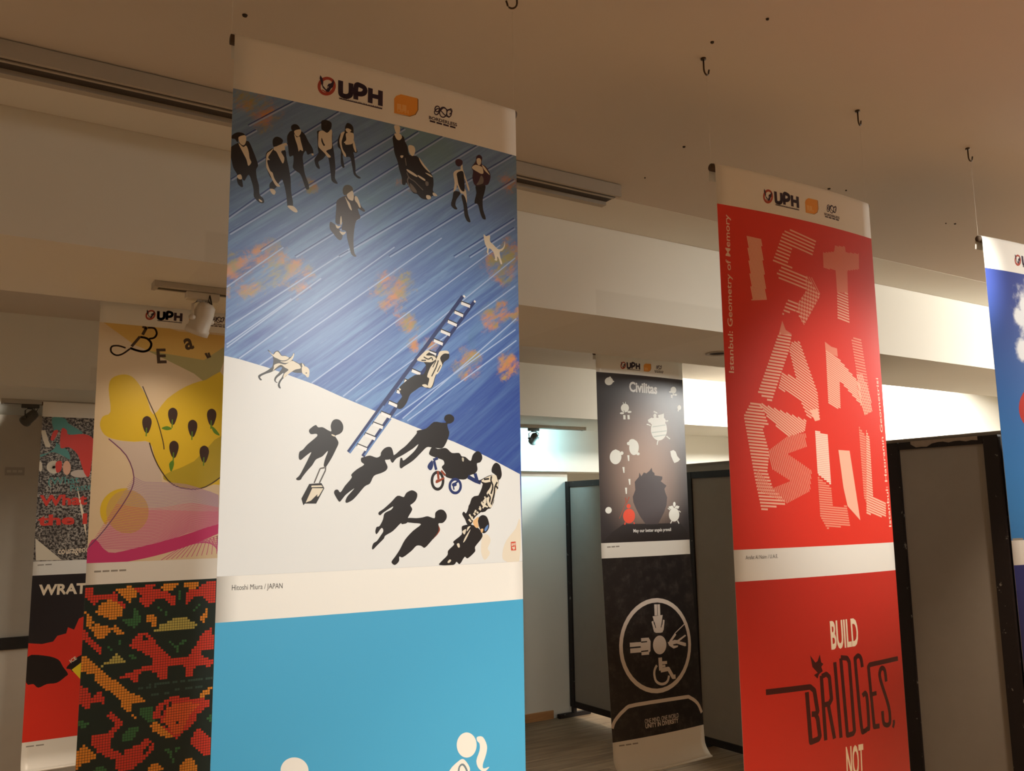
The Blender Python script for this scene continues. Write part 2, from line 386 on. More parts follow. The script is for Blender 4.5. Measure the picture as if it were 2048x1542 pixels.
  ["E","angel",1,[830,13428,322,-1,-11,275]],
  ["E","angel",1,[8137,13902,651,-1,-32,586]],
  ["P","angel",1,[7492,13186,7973,13103,8182,13342,7880,13476,7557,13345]],
  ["P","angel",1,[8184,13288,8490,13099,8857,13178,8697,13393]],
  ["E","angel",1,[8215,12994,163,-1,-12,214]],
  ["S","angel",1,120,[7830,14407,7634,14645]],
  ["S","angel",1,120,[8530,14409,8700,14676]],
  ["S","angel",1,80,[7660,13477,7376,13319]],
  ["S","angel",1,80,[8725,13553,8978,13687]],
  ["E","devil",1,[2935,13934,636,-1,-27,607]],
  ["E","devil",1,[2917,13109,221,-1,-8,186]],
  ["S","devil",1,120,[2514,14448,2437,14653]],
  ["S","devil",1,120,[3409,14450,3485,14605]],
  ["S","devild",1,60,[2655,12801,1900,14140]],
  ["S","devild",1,100,[2604,12388,2721,12852,3020,12332]],
  ["P","headsh",0.8,[4141,10644,4229,10275,4426,10586,4724,10263,5004,10335,5371,10114,5635,9842,5725,10184,5936,10285,5961,10497,6861,10583,6851,10797,6658,11014,7331,11375,7062,11646,7154,11965,7351,12388,7245,13028,6921,13665,6225,14562,6148,14666,4727,14661,4127,13985,3737,13363,3449,12794,3401,12328,3706,11751,3667,11073]],
  ["P","headsh2",0.7,[93,16054,1194,15207,2303,14601,8852,14623,9633,15323,9964,16103]],
  ["T","civt",1,"May our better angels prevail",3336,15300,7674,15281,268,3,0],
  ["S","greyl",1,100,[574,16438,933,16431]],
  ["S","greyl",1,100,[1012,16429,1374,16422]],
  ["S","greyl",1,100,[1453,16420,1817,16413]],
  ["R","icon",1,360,[5197,24629,3999,315,-369,3794]],
  ["E","icon",1,[5467,24638,750,59,-74,750]],
  ["S","icon",1,300,[5315,21336,5272,22238]],
  ["S","icon",1,300,[5658,21354,5622,22260]],
  ["P","icon",1,[4892,22277,6039,22254,5839,22927,6065,23315,5899,23644,5676,23678,5154,23640,4945,23546,4845,23231,5053,22875]],
  ["S","icon",1,200,[4828,22675,5017,23428]],
  ["S","icon",1,200,[6130,22666,5915,23491]],
  ["S","civblk",2,80,[5021,22750,5148,23252]],
  ["S","civblk",2,80,[5963,22749,5743,23262]],
  ["P","icon",1,[3543,24294,3599,24147,4164,24038,4378,24054,4489,24246,4399,25027,4141,25217,3558,25078,3448,24889]],
  ["S","icon",1,400,[2273,24387,3700,24439]],
  ["S","icon",1,400,[2280,24805,3663,24846]],
  ["S","icon",1,300,[3478,24078,4331,24100]],
  ["S","icon",1,300,[3426,25127,4233,25146]],
  ["S","civblk",2,120,[2173,24588,3387,24613]],
  ["S","civblk",2,100,[3463,24240,4102,24252]],
  ["S","civblk",2,100,[3397,24981,4163,24983]],
  ["S","icon",1,80,[7350,23841,8625,23175]],
  ["S","icon",1,220,[7388,23906,6701,24476,6549,24649]],
  ["P","icon",1,[6386,24514,6745,24479,7201,24390,7555,24448,8550,24085,8658,24187,7769,24558,8563,24775,8563,25025,8398,25031,7436,24719,6985,24745,7064,24844,7598,24886,7540,25006,7038,25089,6533,24802]],
  ["S","icon",1,400,[5410,25656,5395,26681]],
  ["S","icon",1,340,[5378,26680,6255,26640,6709,27349,7019,27349]],
  ["S","icon",1,240,[5567,26094,6151,26116]],
  ["S","icon",1,200,[5583,26367,5932,26369]],
  ["Q","icon",1,220,[4990,26223,4717,26558,4643,26969,4785,27459,5272,27746,5793,27739,6119,27532,6269,27186]],
  ["Q","icon",1,290,[45,30551,360,29999,1339,29299,2458,29041,7722,29115,8570,29243,9461,29830,9891,30636]],
  ["T","icon",1,"ONE MIND, ONE WORLD",3305,30599,7046,30608,351,0,0],
  ["T","icon",1,"UNITY IN DIVERSITY",3335,30966,6969,31006,350,2,0],
  ["S","greyl",1,100,[592,31927,1133,31939]],
  ["S","greyl",1,100,[1253,31941,1800,31954]],
  ["S","greyl",1,100,[1921,31956,2474,31969]],
 ],
 'BEAN': [
  ["P","yelpale",0.3,[153,1779,2692,1513,4546,1944,7427,1955,7457,2913,6146,3656,4154,3816,1975,3024]],
  ["P","yelgreen",0.4,[2712,3324,3925,3835,6146,3656,7328,2732,7453,2785,7473,3422,6808,5491,5583,4574,3925,3835]],
  ["C","yel",1,[690,5871,820,5213,1401,4923,1952,5015,2416,5524,2835,6219,3270,7277,4021,6273,5143,5409,6309,4922,7514,4752,7707,10915,7008,11531,5842,11836,4914,11658,3980,10952,3494,10011,3118,8989,2236,8980,1259,8892,607,8623,316,8054,449,7525,860,7214]],
  ["Q","seedd",2,60,[2584,5573,3017,6569,3509,7626,3899,8930,3975,9406]],
  ["Q","seedd",2,70,[3119,9013,3373,9777,3859,10716,4568,11541,5610,11836,6539,11678,7470,11040]],
  ["C","yelgr",1.5,[3983,11011,5780,10089,7388,8454,7466,10918,6538,11654,5609,11812,4682,11540]],
  ["C","seed",2.5,[2661,7877,2691,7542,2906,7390,3135,7523,3193,7855,3058,8361,2928,8437,2789,8300]],
  ["S","stem",3,70,[2914,8105,2914,8628]],
  ["C","seed",2.5,[4130,7297,4162,6957,4385,6800,4620,6934,4679,7272,4537,7788,4403,7866,4261,7727]],
  ["S","stem",3,70,[4390,7528,4388,8060]],
  ["C","stem",2.6,[4390,8108,4088,7963,3776,8108,4098,8216]],
  ["C","seed",2.5,[5331,7999,5365,7656,5593,7500,5833,7637,5892,7978,5746,8497,5609,8575,5464,8433]],
  ["S","stem",3,70,[5596,8234,5592,8770]],
  ["C","seed",2.5,[6460,7252,6496,6904,6730,6743,6975,6880,7034,7226,6883,7754,6742,7834,6594,7691]],
  ["S","stem",3,70,[6730,7488,6725,8032]],
  ["C","stem",2.6,[6743,7859,7013,8034,7291,8433,6925,8284]],
  ["C","seed",2.5,[4278,9339,4310,9002,4533,8851,4767,8989,4826,9324,4685,9833,4550,9907,4408,9767]],
  ["S","stem",3,70,[4537,9572,4535,10099]],
  ["C","stem",2.6,[4533,10051,4304,10294,4436,10769,4590,10349]],
  ["C","seed",2.5,[6090,9597,6126,9254,6356,9102,6598,9242,6657,9584,6509,10100,6370,10175,6223,10032]],
  ["S","stem",3,70,[6358,9834,6353,10370]],
  ["E","yel",1,[1933,13105,1369,16,60,1326]],
  ["C","vgrey",1.4,[830,8848,1261,8951,2237,9003,3119,9013,3373,9777,3868,10953,3976,12250,3851,13303,3451,14342,2480,14547,1508,14295,913,13942,2050,12129,2307,11085,1838,9810]],
  ["C","pinkb",1.7,[2442,11200,3999,11425,5379,11836,7328,12199,7400,14436,3614,15615,1144,15525,197,15212,1165,13721]],
  ["E","yelov",1.9,[2075,13164,1174,15,57,1282]],
  ["P","pinkb2",1.8,[1370,13611,3398,13065,7361,13230,7400,14436,3614,15615,1144,15525,197,15212]],
  ["Q","lavl",2,28,[2307,11085,2877,11395,3441,11428,5340,11544,7328,12199]],
  ["Q","lavl",2,28,[2253,11182,2875,11489,3491,11518,5366,11612,7329,12246]],
  ["Q","lavl",2,28,[2200,11280,2872,11583,3541,11608,5393,11681,7331,12293]],
  ["Q","lavl",2,28,[2147,11378,2870,11677,3591,11698,5419,11750,7332,12339]],
  ["Q","lavl",2,28,[2094,11475,2867,11770,3640,11788,5445,11819,7334,12386]],
  ["Q","lavl",2,28,[2041,11572,2864,11864,3688,11878,5471,11888,7335,12433]],
  ["Q","lavl",2,28,[1988,11669,2860,11957,3735,11968,5496,11956,7337,12479]],
  ["Q","lavl",2,28,[1936,11766,2856,12050,3780,12058,5520,12025,7338,12526]],
  ["Q","lavl",2,28,[1883,11863,2851,12144,3824,12148,5543,12094,7340,12572]],
  ["Q","lavl",2,28,[1830,11959,2844,12237,3867,12239,5566,12163,7341,12619]],
  ["Q","lavl",2,28,[1778,12056,2838,12330,3907,12329,5587,12232,7343,12665]],
  ["Q","lavl",2,28,[1725,12152,2830,12424,3946,12419,5608,12300,7344,12712]],
  ["Q","lavl",2,28,[1673,12248,2820,12517,3982,12509,5627,12369,7346,12758]],
  ["Q","lavl",2,28,[1621,12344,2810,12610,4015,12600,5645,12438,7347,12805]],
  ["Q","lavl",2,28,[1569,12440,2799,12703,4047,12690,5662,12507,7349,12851]],
  ["Q","lavl",2,28,[1517,12535,2786,12795,4075,12780,5677,12576,7350,12898]],
  ["Q","lavl",2,28,[1465,12631,2772,12888,4101,12871,5691,12644,7352,12944]],
  ["Q","magl",2,28,[1413,12726,2756,12981,4123,12961,5703,12713,7353,12991]],
  ["Q","magl",2,28,[1361,12821,2739,13074,4143,13051,5714,12782,7355,13037]],
  ["Q","magl",2,28,[1309,12916,2720,13166,4160,13141,5723,12851,7356,13084]],
  ["Q","magl",2,28,[1257,13011,2700,13258,4173,13231,5731,12919,7358,13130]],
  ["Q","magl",2,28,[1206,13106,2679,13351,4183,13321,5737,12988,7359,13177]],
  ["Q","magl",2,28,[1154,13201,2655,13443,4190,13411,5741,13057,7361,13223]],
  ["Q","magl",2,28,[1103,13295,2631,13535,4194,13501,5743,13125,7362,13269]],
  ["Q","magl",2,28,[1052,13389,2604,13627,4194,13591,5744,13194,7364,13316]],
  ["Q","magl",2,28,[1000,13483,2576,13719,4191,13681,5743,13262,7365,13362]],
  ["Q","magl",2,28,[949,13577,2547,13810,4185,13770,5741,13331,7367,13409]],
  ["Q","magl",2,28,[898,13671,2516,13902,4176,13860,5737,13399,7368,13455]],
  ["Q","magl",2,28,[847,13765,2484,13993,4163,13949,5731,13467,7370,13501]],
  ["Q","magl",2,28,[796,13859,2450,14085,4148,14038,5724,13536,7371,13548]],
  ["Q","magl",2,28,[745,13952,2415,14176,4130,14128,5715,13604,7373,13594]],
  ["Q","magl",2,28,[695,14045,2378,14267,4108,14216,5705,13672,7374,13640]],
  ["Q","magl",2,28,[644,14138,2341,14358,4085,14305,5693,13740,7376,13687]],
  ["Q","magl",2,28,[593,14231,2302,14448,4058,14394,5680,13808,7377,13733]],
  ["Q","magl",2,28,[543,14324,2262,14539,4030,14482,5666,13876,7379,13779]],
  ["Q","magl",2,28,[492,14417,2221,14629,3999,14571,5650,13944,7380,13826]],
  ["Q","magl",2,28,[442,14509,2179,14720,3966,14659,5634,14012,7382,13872]],
  ["Q","magl",2,28,[392,14602,2136,14810,3931,14747,5616,14080,7383,13918]],
  ["Q","magl",2,28,[341,14694,2092,14900,3894,14835,5598,14147,7385,13964]],
  ["Q","magl",2,28,[291,14786,2048,14990,3856,14923,5579,14215,7386,14011]],
  ["Q","magl",2,28,[241,14878,2003,15079,3817,15010,5559,14283,7388,14057]],
  ["Q","magl",2,28,[191,14970,1957,15169,3776,15098,5539,14350,7389,14103]],
  ["Q","magl",2,28,[141,15061,1912,15258,3735,15185,5518,14418,7391,14149]],
  ["Q","magl",2,28,[92,15153,1866,15347,3693,15272,5497,14485,7392,14196]],
  ["S","magl",2,35,[4075,16093,5057,15434,7400,14436]],
  ["S","magl",2,35,[4363,16071,5259,15371,7405,14581]],
  ["S","magl",2,35,[4653,16048,5462,15307,7409,14725]],
  ["S","magl",2,35,[4944,16025,5665,15244,7414,14869]],
  ["S","magl",2,35,[5237,16001,5870,15179,7419,15013]],
  ["S","magl",2,35,[5532,15978,6075,15115,7423,15157]],
  ["S","magl",2,35,[5829,15955,6281,15050,7428,15300]],
  ["S","magl",2,35,[6127,15931,6488,14985,7433,15444]],
  ["S","magl",2,35,[6427,15907,6696,14920,7437,15588]],
  ["S","magl",2,35,[6729,15883,6905,14854,7442,15731]],
  ["S","magl",2,35,[7033,15859,7115,14789,7447,15875]],
  ["S","magl",2,35,[7339,15835,7326,14722,7451,16018]],
  ["S","magl",2,35,[7646,15811,7538,14656,7456,16161]],
  ["S","magl",2,35,[7956,15786,7751,14589,7460,16304]],
  ["S","magl",2,35,[8267,15761,7964,14522,7465,16447]],
  ["S","magl",2,35,[8580,15737,8179,14455,7470,16590]],
  ["C","mag",2.2,[15,15261,378,14716,1144,15525,2515,15347,5030,14731,7386,14015,7404,14556,5508,15332,3624,15845,1699,16164,43,16237]],
  ["Q","magd",2.3,60,[43,15207,921,14112,2055,12244,2329,11108,1838,9810,830,8848]],
  ["S","seedd",3,170,[2418,1842,2633,1935,2440,2369]],
  ["Q","seedd",3,120,[2717,1904,3099,1889,3262,2197,3124,2488,2830,2585]],
  ["S","seedd",3,160,[1847,3156,2299,2498]],
  ["Q","seedd",3,140,[2300,2520,2702,2574,2969,2872,2858,3250,2527,3416,2106,3361,1768,3254]],
  ["Q","seedd",3,100,[1521,3276,1106,3177,743,3255,717,3572,1011,3772,1373,3651,1770,3300]],
  ["T","seedd",3,"E",3359,4059,3914,4001,896,3,0],
  ["T","seedd",3,"a",5015,3086,5542,2922,703,3,0],
  ["S","seedd",3,140,[6225,3194,6417,3510]],
  ["S","seedd",3,140,[6405,3155,6529,3454]],
  ["S","greyl",1,100,[424,16598,788,16597]],
  ["S","greyl",1,100,[868,16596,1235,16594]],
  ["S","greyl",1,100,[1316,16594,1687,16592]],
  ["S","greyl",1,100,[1769,16592,2143,16590]],
 ],
 'MOSAIC': [
  ["mr",[4,17536,435,17546,526,17954,1324,17925,1609,17747,1858,18349,2316,18614,2177,18840,1869,18584,1338,18237,831,18282,481,18491,250,18168,31,18077]],
  ["mo",[1678,17633,2417,17518,2811,17937,2748,18209,2445,18151,2460,18506,2152,18290,1685,17790]],
  ["mo",[697,18505,1337,18198,1867,18545,2136,18759,2042,19143,1685,19389,1170,19311,646,18926]],
  ["mr",[2569,17566,3787,17555,3641,17747,4029,17809,4581,18003,4946,18308,4967,18833,4690,18774,4285,18387,3899,18402,3381,18845,2983,18422,3046,18109,2651,17729]],
  ["mo",[4026,17729,4251,17541,5193,17512,4816,17976,4422,17913]],
  ["mo",[5356,17643,5512,17529,6275,17530,6323,17738,5928,17961,5682,17824]],
  ["mr",[6480,17582,7339,17504,7340,18788,7010,18766,6506,18323,6023,18375,5717,18762,5517,18749,5539,18263,5847,17956,6489,17829]],
  ["mg",[2016,19375,2651,19423,2698,18798,2894,18969,2942,19209,3141,19460,3112,19654,2748,19939,2214,19663]],
  ["mg",[5171,17998,5330,18007,5347,18454,5190,18485]],
  ["mg",[3984,18799,4155,18810,4162,18986,3991,18975]],
  ["mg",[4161,18970,4332,18982,4339,19159,4168,19146]],
  ["mg",[4346,19143,4518,19155,4524,19332,4353,19319]],
  ["mg",[6310,18753,6489,18765,6495,18945,6317,18933]],
  ["mg",[6132,18945,6310,18957,6316,19137,6138,19124]],
  ["mg",[5977,19113,6154,19126,6161,19305,5984,19292]],
  ["mo",[3335,19553,3510,19210,3704,19264,4021,19526,3922,19915,3733,19979,3569,19689]],
  ["mo",[6859,19126,6983,19175,6956,19583,6683,19930,6473,19710,6547,19512]],
  ["ml",[3818,20184,4160,20093,4150,19854,4649,19733,4952,19476,5193,19614,5504,19476,5832,19743,6159,19930,6450,20196,4207,20295,3823,20302]],
  ["mr",[2989,20311,3438,20192,3916,20705,4166,21201,4890,21901,5833,21954,6134,21461,6438,21005,6588,20695,7261,20139,7308,21570,6621,21628,6550,21903,7331,22262,7262,22619,6328,22443,6114,23139,5797,23105,5697,22538,5452,22314,4752,22361,4627,23095,4243,23092,4153,22769,3682,22407,3163,22586,3037,23151,2734,23002,2500,22746,1774,22895,2416,22506,3224,22282,3898,22117,3885,21803,3418,21523,3030,21252,2499,21047,2631,20671]],
  ["mk",[3284,20493,3451,20507,3457,20665,3290,20650]],
  ["mo",[70,18846,598,19422,394,19635,822,19593,1411,19793,1775,19745,2240,20249,1948,20301,1569,20038,1080,20458,787,20356,409,19942,100,19460]],
  ["mr",[44,19760,503,20408,1033,20989,1048,21296,605,21026,43,20444]],
  ["ml",[971,21935,1427,21676,1635,21467,1885,21338,2155,21633,2464,21934,1009,21977]],
  ["mg",[1956,20643,2118,20657,2126,20828,1964,20813]],
  ["mg",[1292,20814,1453,20829,1461,20998,1300,20983]],
  ["mg",[1445,20982,1606,20996,1614,21166,1453,21151]],
  ["mg",[2516,21436,2740,21458,2939,21749,2757,21847,2525,21631]],
  ["mg",[4654,20849,4931,20953,5177,21253,5479,20921,5792,20828,5564,21089,5257,21301,5269,21620,5148,21529,5018,21199]],
  ["mo",[-21,21269,267,21373,940,22046,1396,22549,2068,22928,2612,23602,3141,23818,3611,24298,2866,24321,2737,24762,2358,24485,2117,24000,1508,23396,837,22866,672,22396,23,22139]],
  ["mo",[2663,24753,2889,24858,3087,25151,2938,25131]],
  ["ms",[3044,23306,3418,23302,3425,23458,3051,23461]],
  ["ms",[3508,23297,3886,23293,3892,23449,3515,23453]],
  ["ms",[3977,23288,4358,23284,4364,23441,3983,23444]],
  ["ms",[4450,23279,4835,23275,4841,23432,4456,23436]],
  ["ms",[4927,23269,5316,23265,5322,23424,4933,23427]],
  ["ms",[5410,23260,5802,23256,5808,23415,5416,23419]],
  ["ms",[5897,23250,6293,23246,6299,23406,5903,23410]],
  ["ms",[6389,23241,6789,23237,6795,23397,6394,23401]],
  ["ms",[6886,23231,7290,23227,7295,23388,6891,23392]],
  ["ms",[3892,23806,4272,23804,4278,23945,3897,23931]],
  ["ms",[4500,23769,4885,23767,4890,23908,4505,23894]],
  ["ms",[5116,23731,5505,23729,5511,23871,5121,23857]],
  ["ms",[5740,23692,6134,23690,6139,23833,5744,23819]],
  ["ms",[6371,23653,6771,23651,6776,23795,6376,23781]],
  ["mr",[-8,22921,353,23112,664,23673,1075,23346,1388,23911,1327,24129,885,23850,678,23974,413,24314,7,23891]],
  ["mr",[4011,24849,4297,24421,4823,24174,5366,24161,6078,24325,7204,24541,7137,24931,6433,25396,6371,25860,5832,26178,5378,26542,4986,26370,4414,25442,4027,25236]],
  ["mor",[4839,24566,5534,24495,6728,24721,5963,25492,5599,26224,5216,26325,4568,25462]],
  ["mo",[7299,23751,7269,24068,6878,24421,6597,24387,6626,24073,7020,23879]],
  ["mo",[3818,25669,4109,25401,4580,25773,5219,26403,4914,26476,4136,26058]],
  ["mk",[4788,24435,4958,24456,4965,24628,4794,24607]],
  ["mk",[4602,24606,4772,24628,4779,24800,4609,24778]],
  ["mk",[4420,24816,4589,24838,4595,25009,4426,24987]],
  ["mk",[4426,24972,4595,24994,4602,25165,4433,25143]],
  ["mk",[4247,25258,4415,25280,4422,25451,4254,25428]],
  ["mk",[4604,25614,4773,25637,4780,25808,4611,25785]],
  ["mk",[5257,25586,5428,25609,5435,25781,5263,25758]],
  ["mg",[3174,24589,3620,24530,4072,24509,3941,24994,4109,25401,3809,25438,3225,24901]],
  ["mr",[1497,24677,1703,24478,1936,24810,2429,25253,1981,25794,1712,26205,1799,26516,2478,27142,2604,26710,3264,26657,3690,26187,4005,26537,4239,26724,3742,27411,2879,27953,2075,27824,2051,27300,1095,26708,714,26134,763,25697,1545,25696,2030,25274,1580,24914]],
  ["mk",[3456,26981,3620,27006,3627,27174,3463,27149]],
  ["mk",[3584,26848,3749,26873,3756,27041,3591,27016]],
  ["mk",[3705,26714,3871,26739,3878,26907,3712,26883]],
  ["mk",[3849,26583,4015,26607,4022,26776,3856,26752]],
  ["mk",[562,26031,717,26053,725,26217,570,26194]],
  ["mk",[714,26275,870,26297,878,26461,722,26438]],
  ["mk",[867,26519,1023,26542,1031,26706,875,26682]],
  ["mg",[2775,25603,3253,25554,3092,26102,2805,26288,2292,26251,2490,25790]],
  ["mr",[6464,26266,6698,26141,7277,26695,7314,27804,6831,27691,6094,26918]],
  ["mg",[4633,27089,4935,27018,5177,27324,5473,26982,5708,27056,5484,27293,5180,27402,5278,27955,5124,27931,5026,27378]],
  ["mo",[-36,26464,436,26167,1102,26857,833,27110,351,27255,17,27493]],
  ["mo",[3767,28020,4204,27710,4755,28255,3777,28249]],
  ["mo",[5595,28159,6198,27634,6701,28490,6089,28932,5531,28533]],
  ["mg",[929,27640,1198,27388,1638,27680,1577,27892,936,27788]],
  ["mg",[17,24781,588,25006,320,25266,36,25153]],
  ["mg",[7153,25411,7317,25512,7288,25826,7083,25719]],
 ],
 'FAR': [
  ["C","teal",1,[782,3094,1854,3107,2204,3577,3387,4323,3017,4580,2146,4549,1536,4208,1278,4398,1220,5301,2000,5880,2342,6232,2484,6891,2041,6659,1490,6372,900,6266,134,6699,19,6523,741,6270,1239,5660,1135,4704]],
  ["C","fred",2,[1637,4084,2073,4188,2257,4605,3561,4500,4358,4963,4363,6185,4194,8373,3743,8136,3112,6456,2317,5751,1622,5829]],
  ["C","fred",2,[1006,4288,1379,4274,1051,5126,782,5075]],
  ["P","cream",1.5,[-53,4267,315,4253,634,5259,815,5671,719,5853,396,5742,150,5094]],
  ["R","cream",1.5,700,[1185,7629,585,-8,32,593]],
  ["C","fred",2,[1322,7211,1795,7083,1786,7919,1423,8102]],
  ["E","cream",1.5,[104,7586,146,-2,26,471]],
  ["E","fcream",1.5,[2255,7674,323,-4,34,657]],
  ["E","fcream2",1.5,[3419,8200,822,-9,18,361]],
  ["T","teal",2,"(What",815,9271,3348,9034,675,1,0],
  ["T","teal",2,"Poste",2668,9832,4463,9649,591,1,0],
  ["T","fred",2,"What",220,11123,4113,11021,936,4,0],
  ["T","fred",2,"the I",161,12894,4201,12796,930,4,0],
  ["P","cream",1.2,[54,14145,197,16010,2283,16052,47,14035]],
  ["T","creamt",2,"courageou",1954,15530,4497,15401,400,1,0],
  ["P","creamt",1.2,[3147,9149,4033,12339,4227,14153,3573,11425]],
  ["S","greyl",1,100,[358,16431,865,16418]],
  ["S","greyl",1,100,[977,16415,1488,16401]],
  ["T","creamt",2,"WRATH",563,19070,5303,19138,914,4,0],
  ["P","wred",1,[21,23205,1094,23365,1969,23229,2280,22760,2989,22604,3101,22070,3618,22329,3974,21372,5078,20902,6017,20969,6129,31908,-10,31657]],
  ["C","civblk",2,[-45,24405,1345,24392,2449,24820,2882,25507,3314,26153,3127,26390,2459,26851,1676,26869,1011,27110,605,26749,41,26581]],
  ["C","civblk",2,[3148,25642,3657,25047,4442,24581,6176,24307,6213,25080,4781,25267,3808,26033,3495,25785]],
  ["P","yel2",3,[3597,25839,4472,25193,5398,25329,5537,28170,4455,26858]],
  ["T","creamt",3,"ICE",3507,25248,3993,24929,304,3,0],
  ["S","greyl",1,100,[331,31994,954,32002]],
  ["S","greyl",1,100,[1091,32003,1721,32011]],
 ],
 'RT': [
  ["P","drk",2,[2987,5094,3296,4985,4341,4883,4302,5087,2891,5222]],
  ["P","devr",2,[2899,5182,4310,5046,3944,6949,2726,6885,2627,6268]],
  ["P","drk",2.2,[2612,6347,2791,6919,3898,7190,3975,6789,2843,6641]],
  ["E","devr",1.8,[4562,9077,2942,-149,-326,1652]],
  ["S","greyl",1,120,[80,16056,906,16056]],
  ["S","greyl",1,120,[1089,16056,1936,16055]],
  ["S","greyl",1,120,[2124,16055,2991,16054]],
 ],
 'MAIN': [
  ["C","ink",1,[-9,3677,182,3509,437,3390,528,3433,644,3683,741,3917,792,4097,739,4235,765,4483,831,4702,862,4991,961,5078,1004,5197,945,5245,844,5226,700,5084,685,4877,618,4617,523,4426,410,4637,339,4588,375,4811,327,4845,236,4775,193,4638,199,4490,86,4305,32,4107,-24,3869]],
  ["C","ink",1,[19,3294,154,3179,311,3164,403,3228,415,3310,314,3269,217,3323,182,3489,101,3401,12,3400]],
  ["C","cream",2,[207,3314,383,3222,425,3329,399,3483,342,3548,261,3513,220,3438]],
  ["C","cream",2,[202,3505,343,3601,431,3539,505,3713,540,3917,593,4033,507,4156,452,3978,327,3751]],
  ["C","cream",2,[190,4524,297,4461,339,4588,252,4616]],
  ["C","cream",2,[841,5125,943,5176,924,5215,863,5191]],
  ["C","ink",1,[1229,3472,1128,3536,1018,3667,1014,3903,1039,4110,1147,4365,1231,4476,1152,4598,1156,4746,1279,4744,1369,4642,1477,4418,1540,4438,1630,4742,1678,5054,1713,5240,1868,5169,1796,4711,1766,4286,1696,3933,1627,3645,1603,3477,1519,3452,1418,3603]],
  ["C","ink",1,[1228,3407,1203,3219,1282,3094,1406,3077,1512,3150,1483,3265,1392,3350,1310,3411]],
  ["C","cream",2,[1320,3387,1412,3324,1597,3218,1640,3274,1568,3333,1577,3450,1458,3519,1566,3701,1528,3892,1421,3732,1324,3559,1240,3512,1249,3424]],
  ["C","cream",2,[1229,3482,1129,3579,1039,3684,1024,3901,1039,4110,1146,4302,1253,4515,1358,4644,1461,4624,1356,4516,1270,4384,1226,4243,1143,4175,1054,3894,1135,3856,1082,3782,1151,3639]],
  ["C","cream",2,[1156,4767,1258,4748,1332,4819,1293,4922,1210,4884]],
  ["C","cream",2,[1691,5205,1847,5177,1954,5240,2008,5327,1956,5368,1829,5326]],
  ["C","ink",1,[1777,2786,1664,2921,1636,3079,1673,3332,1721,3625,1836,3579,1850,3772,1833,3949,1908,4041,2058,4120,2147,4298,2237,4541,2291,4585,2350,4541,2319,4373,2207,4090,2158,3795,2132,3538,2214,3346,2281,3463,2387,3396,2463,3380,2427,3212,2294,3021,2183,2825,2053,2745]],
  ["C","ink",2,[1766,2767,1753,2649,1836,2564,1943,2562,2019,2643,2009,2711,1841,2771]],
  ["C","cream",3,[1862,2767,2041,2693,2054,2810,1992,2923,1929,2937,1864,2865]],
  ["C","cream",3,[1853,2878,1929,2970,2024,2927,2059,3073,2139,3362,2043,3350,2002,3413,1956,3227,1888,3045]],
  ["C","cream",3,[2398,3405,2463,3391,2464,3446,2421,3455]],
  ["C","ink",1,[2694,2283,2787,2213,2913,2207,3025,2269,3012,2449,2919,2566,2840,2584,2714,2549,2696,2426]],
  ["C","ink",1,[2597,2608,2576,2740,2588,2975,2600,3194,2618,3348,2512,3528,2506,3639,2563,3800,2657,3852,2672,3794,2623,3631,2761,3507,2884,3339,2949,3468,3001,3758,3036,4020,3054,4143,3134,4207,3237,4227,3245,4178,3163,4043,3174,3723,3137,3333,3102,3117,3058,2871,3054,2584,2982,2536]],
  ["C","cream",2,[2621,2650,2746,2574,2888,2621,3013,2481,3046,2553,3041,2747,3051,2936,3038,3099,2928,3170,2866,3231,2946,3309,3010,3360,3003,3409,2916,3411,2820,3305,2693,3205,2614,3112,2610,2875]],
  ["C","ink",3,[2718,2819,2776,2965,2824,3034,2785,3074,2737,3005,2704,2917]],
  ["C","ink",1,[3475,2294,3538,2149,3652,2155,3726,2219,3752,2327,3754,2457,3764,2650,3824,2864,3892,3028,3827,3090,3761,3072,3788,3228,3832,3541,3852,3779,4016,3875,3935,3916,3820,3850,3770,3779,3718,3532,3650,3273,3521,3284,3407,3244,3443,3509,3469,3631,3413,3659,3355,3543,3344,3289,3341,3097,3243,2990,3240,2766,3317,2556,3461,2427]],
  ["C","cream",2,[3492,2355,3573,2320,3679,2360,3639,2434,3754,2457,3764,2650,3725,2788,3628,2850,3499,2878,3482,2841,3434,2820,3513,2722,3495,2564,3510,2496,3567,2467,3509,2432]],
  ["C","cream",2,[3349,2517,3461,2451,3430,2547,3399,2666,3361,2836,3405,3052,3503,3191,3505,3287,3423,3224,3323,2973,3289,2804,3318,2636]],
  ["C","cream",2,[3765,2682,3824,2864,3859,3018,3827,3058,3776,2971,3734,2819]],
  ["C","olive",1,[3459,4540,3421,4386,3473,4249,3600,4189,3729,4237,3758,4358,3658,4413,3568,4520]],
  ["C","taupe",1,[3496,4570,3245,4759,3222,5013,3201,5373,3211,5496,3311,5533,3435,5441,3403,5678,3548,5708,3587,5916,3663,6189,3729,6411,3830,6485,3903,6466,3829,6360,3798,6062,3803,5774,3836,5482,3889,5311,4017,5199,3960,5028,3940,4905,4126,4981,4163,4920,4031,4798,3917,4565,3769,4501]],
  ["C","cream",2,[3559,4522,3658,4413,3749,4360,3788,4498,3771,4664,3698,4686,3606,4640]],
  ["C","cream",2,[3496,4588,3580,4699,3663,4792,3730,5005,3646,4939,3571,4772]],
  ["C","cream",2,[3825,4527,3917,4547,4022,4836,3976,4862,3910,4747,3826,4654]],
  ["C","taupe",1,[3033,5490,3185,5553,3349,5704,3441,5867,3389,6018,3281,5999,3136,5845,3027,5703]],
  ["C","cream",2,[3203,5542,3293,5589,3383,5556,3312,5657,3241,5651]],
  ["C","cream",2,[3332,5743,3458,5758,3530,5729,3530,5782,3432,5851]],
  ["C","cream",2,[3378,5236,3407,5374,3400,5518,3355,5525,3353,5383]],
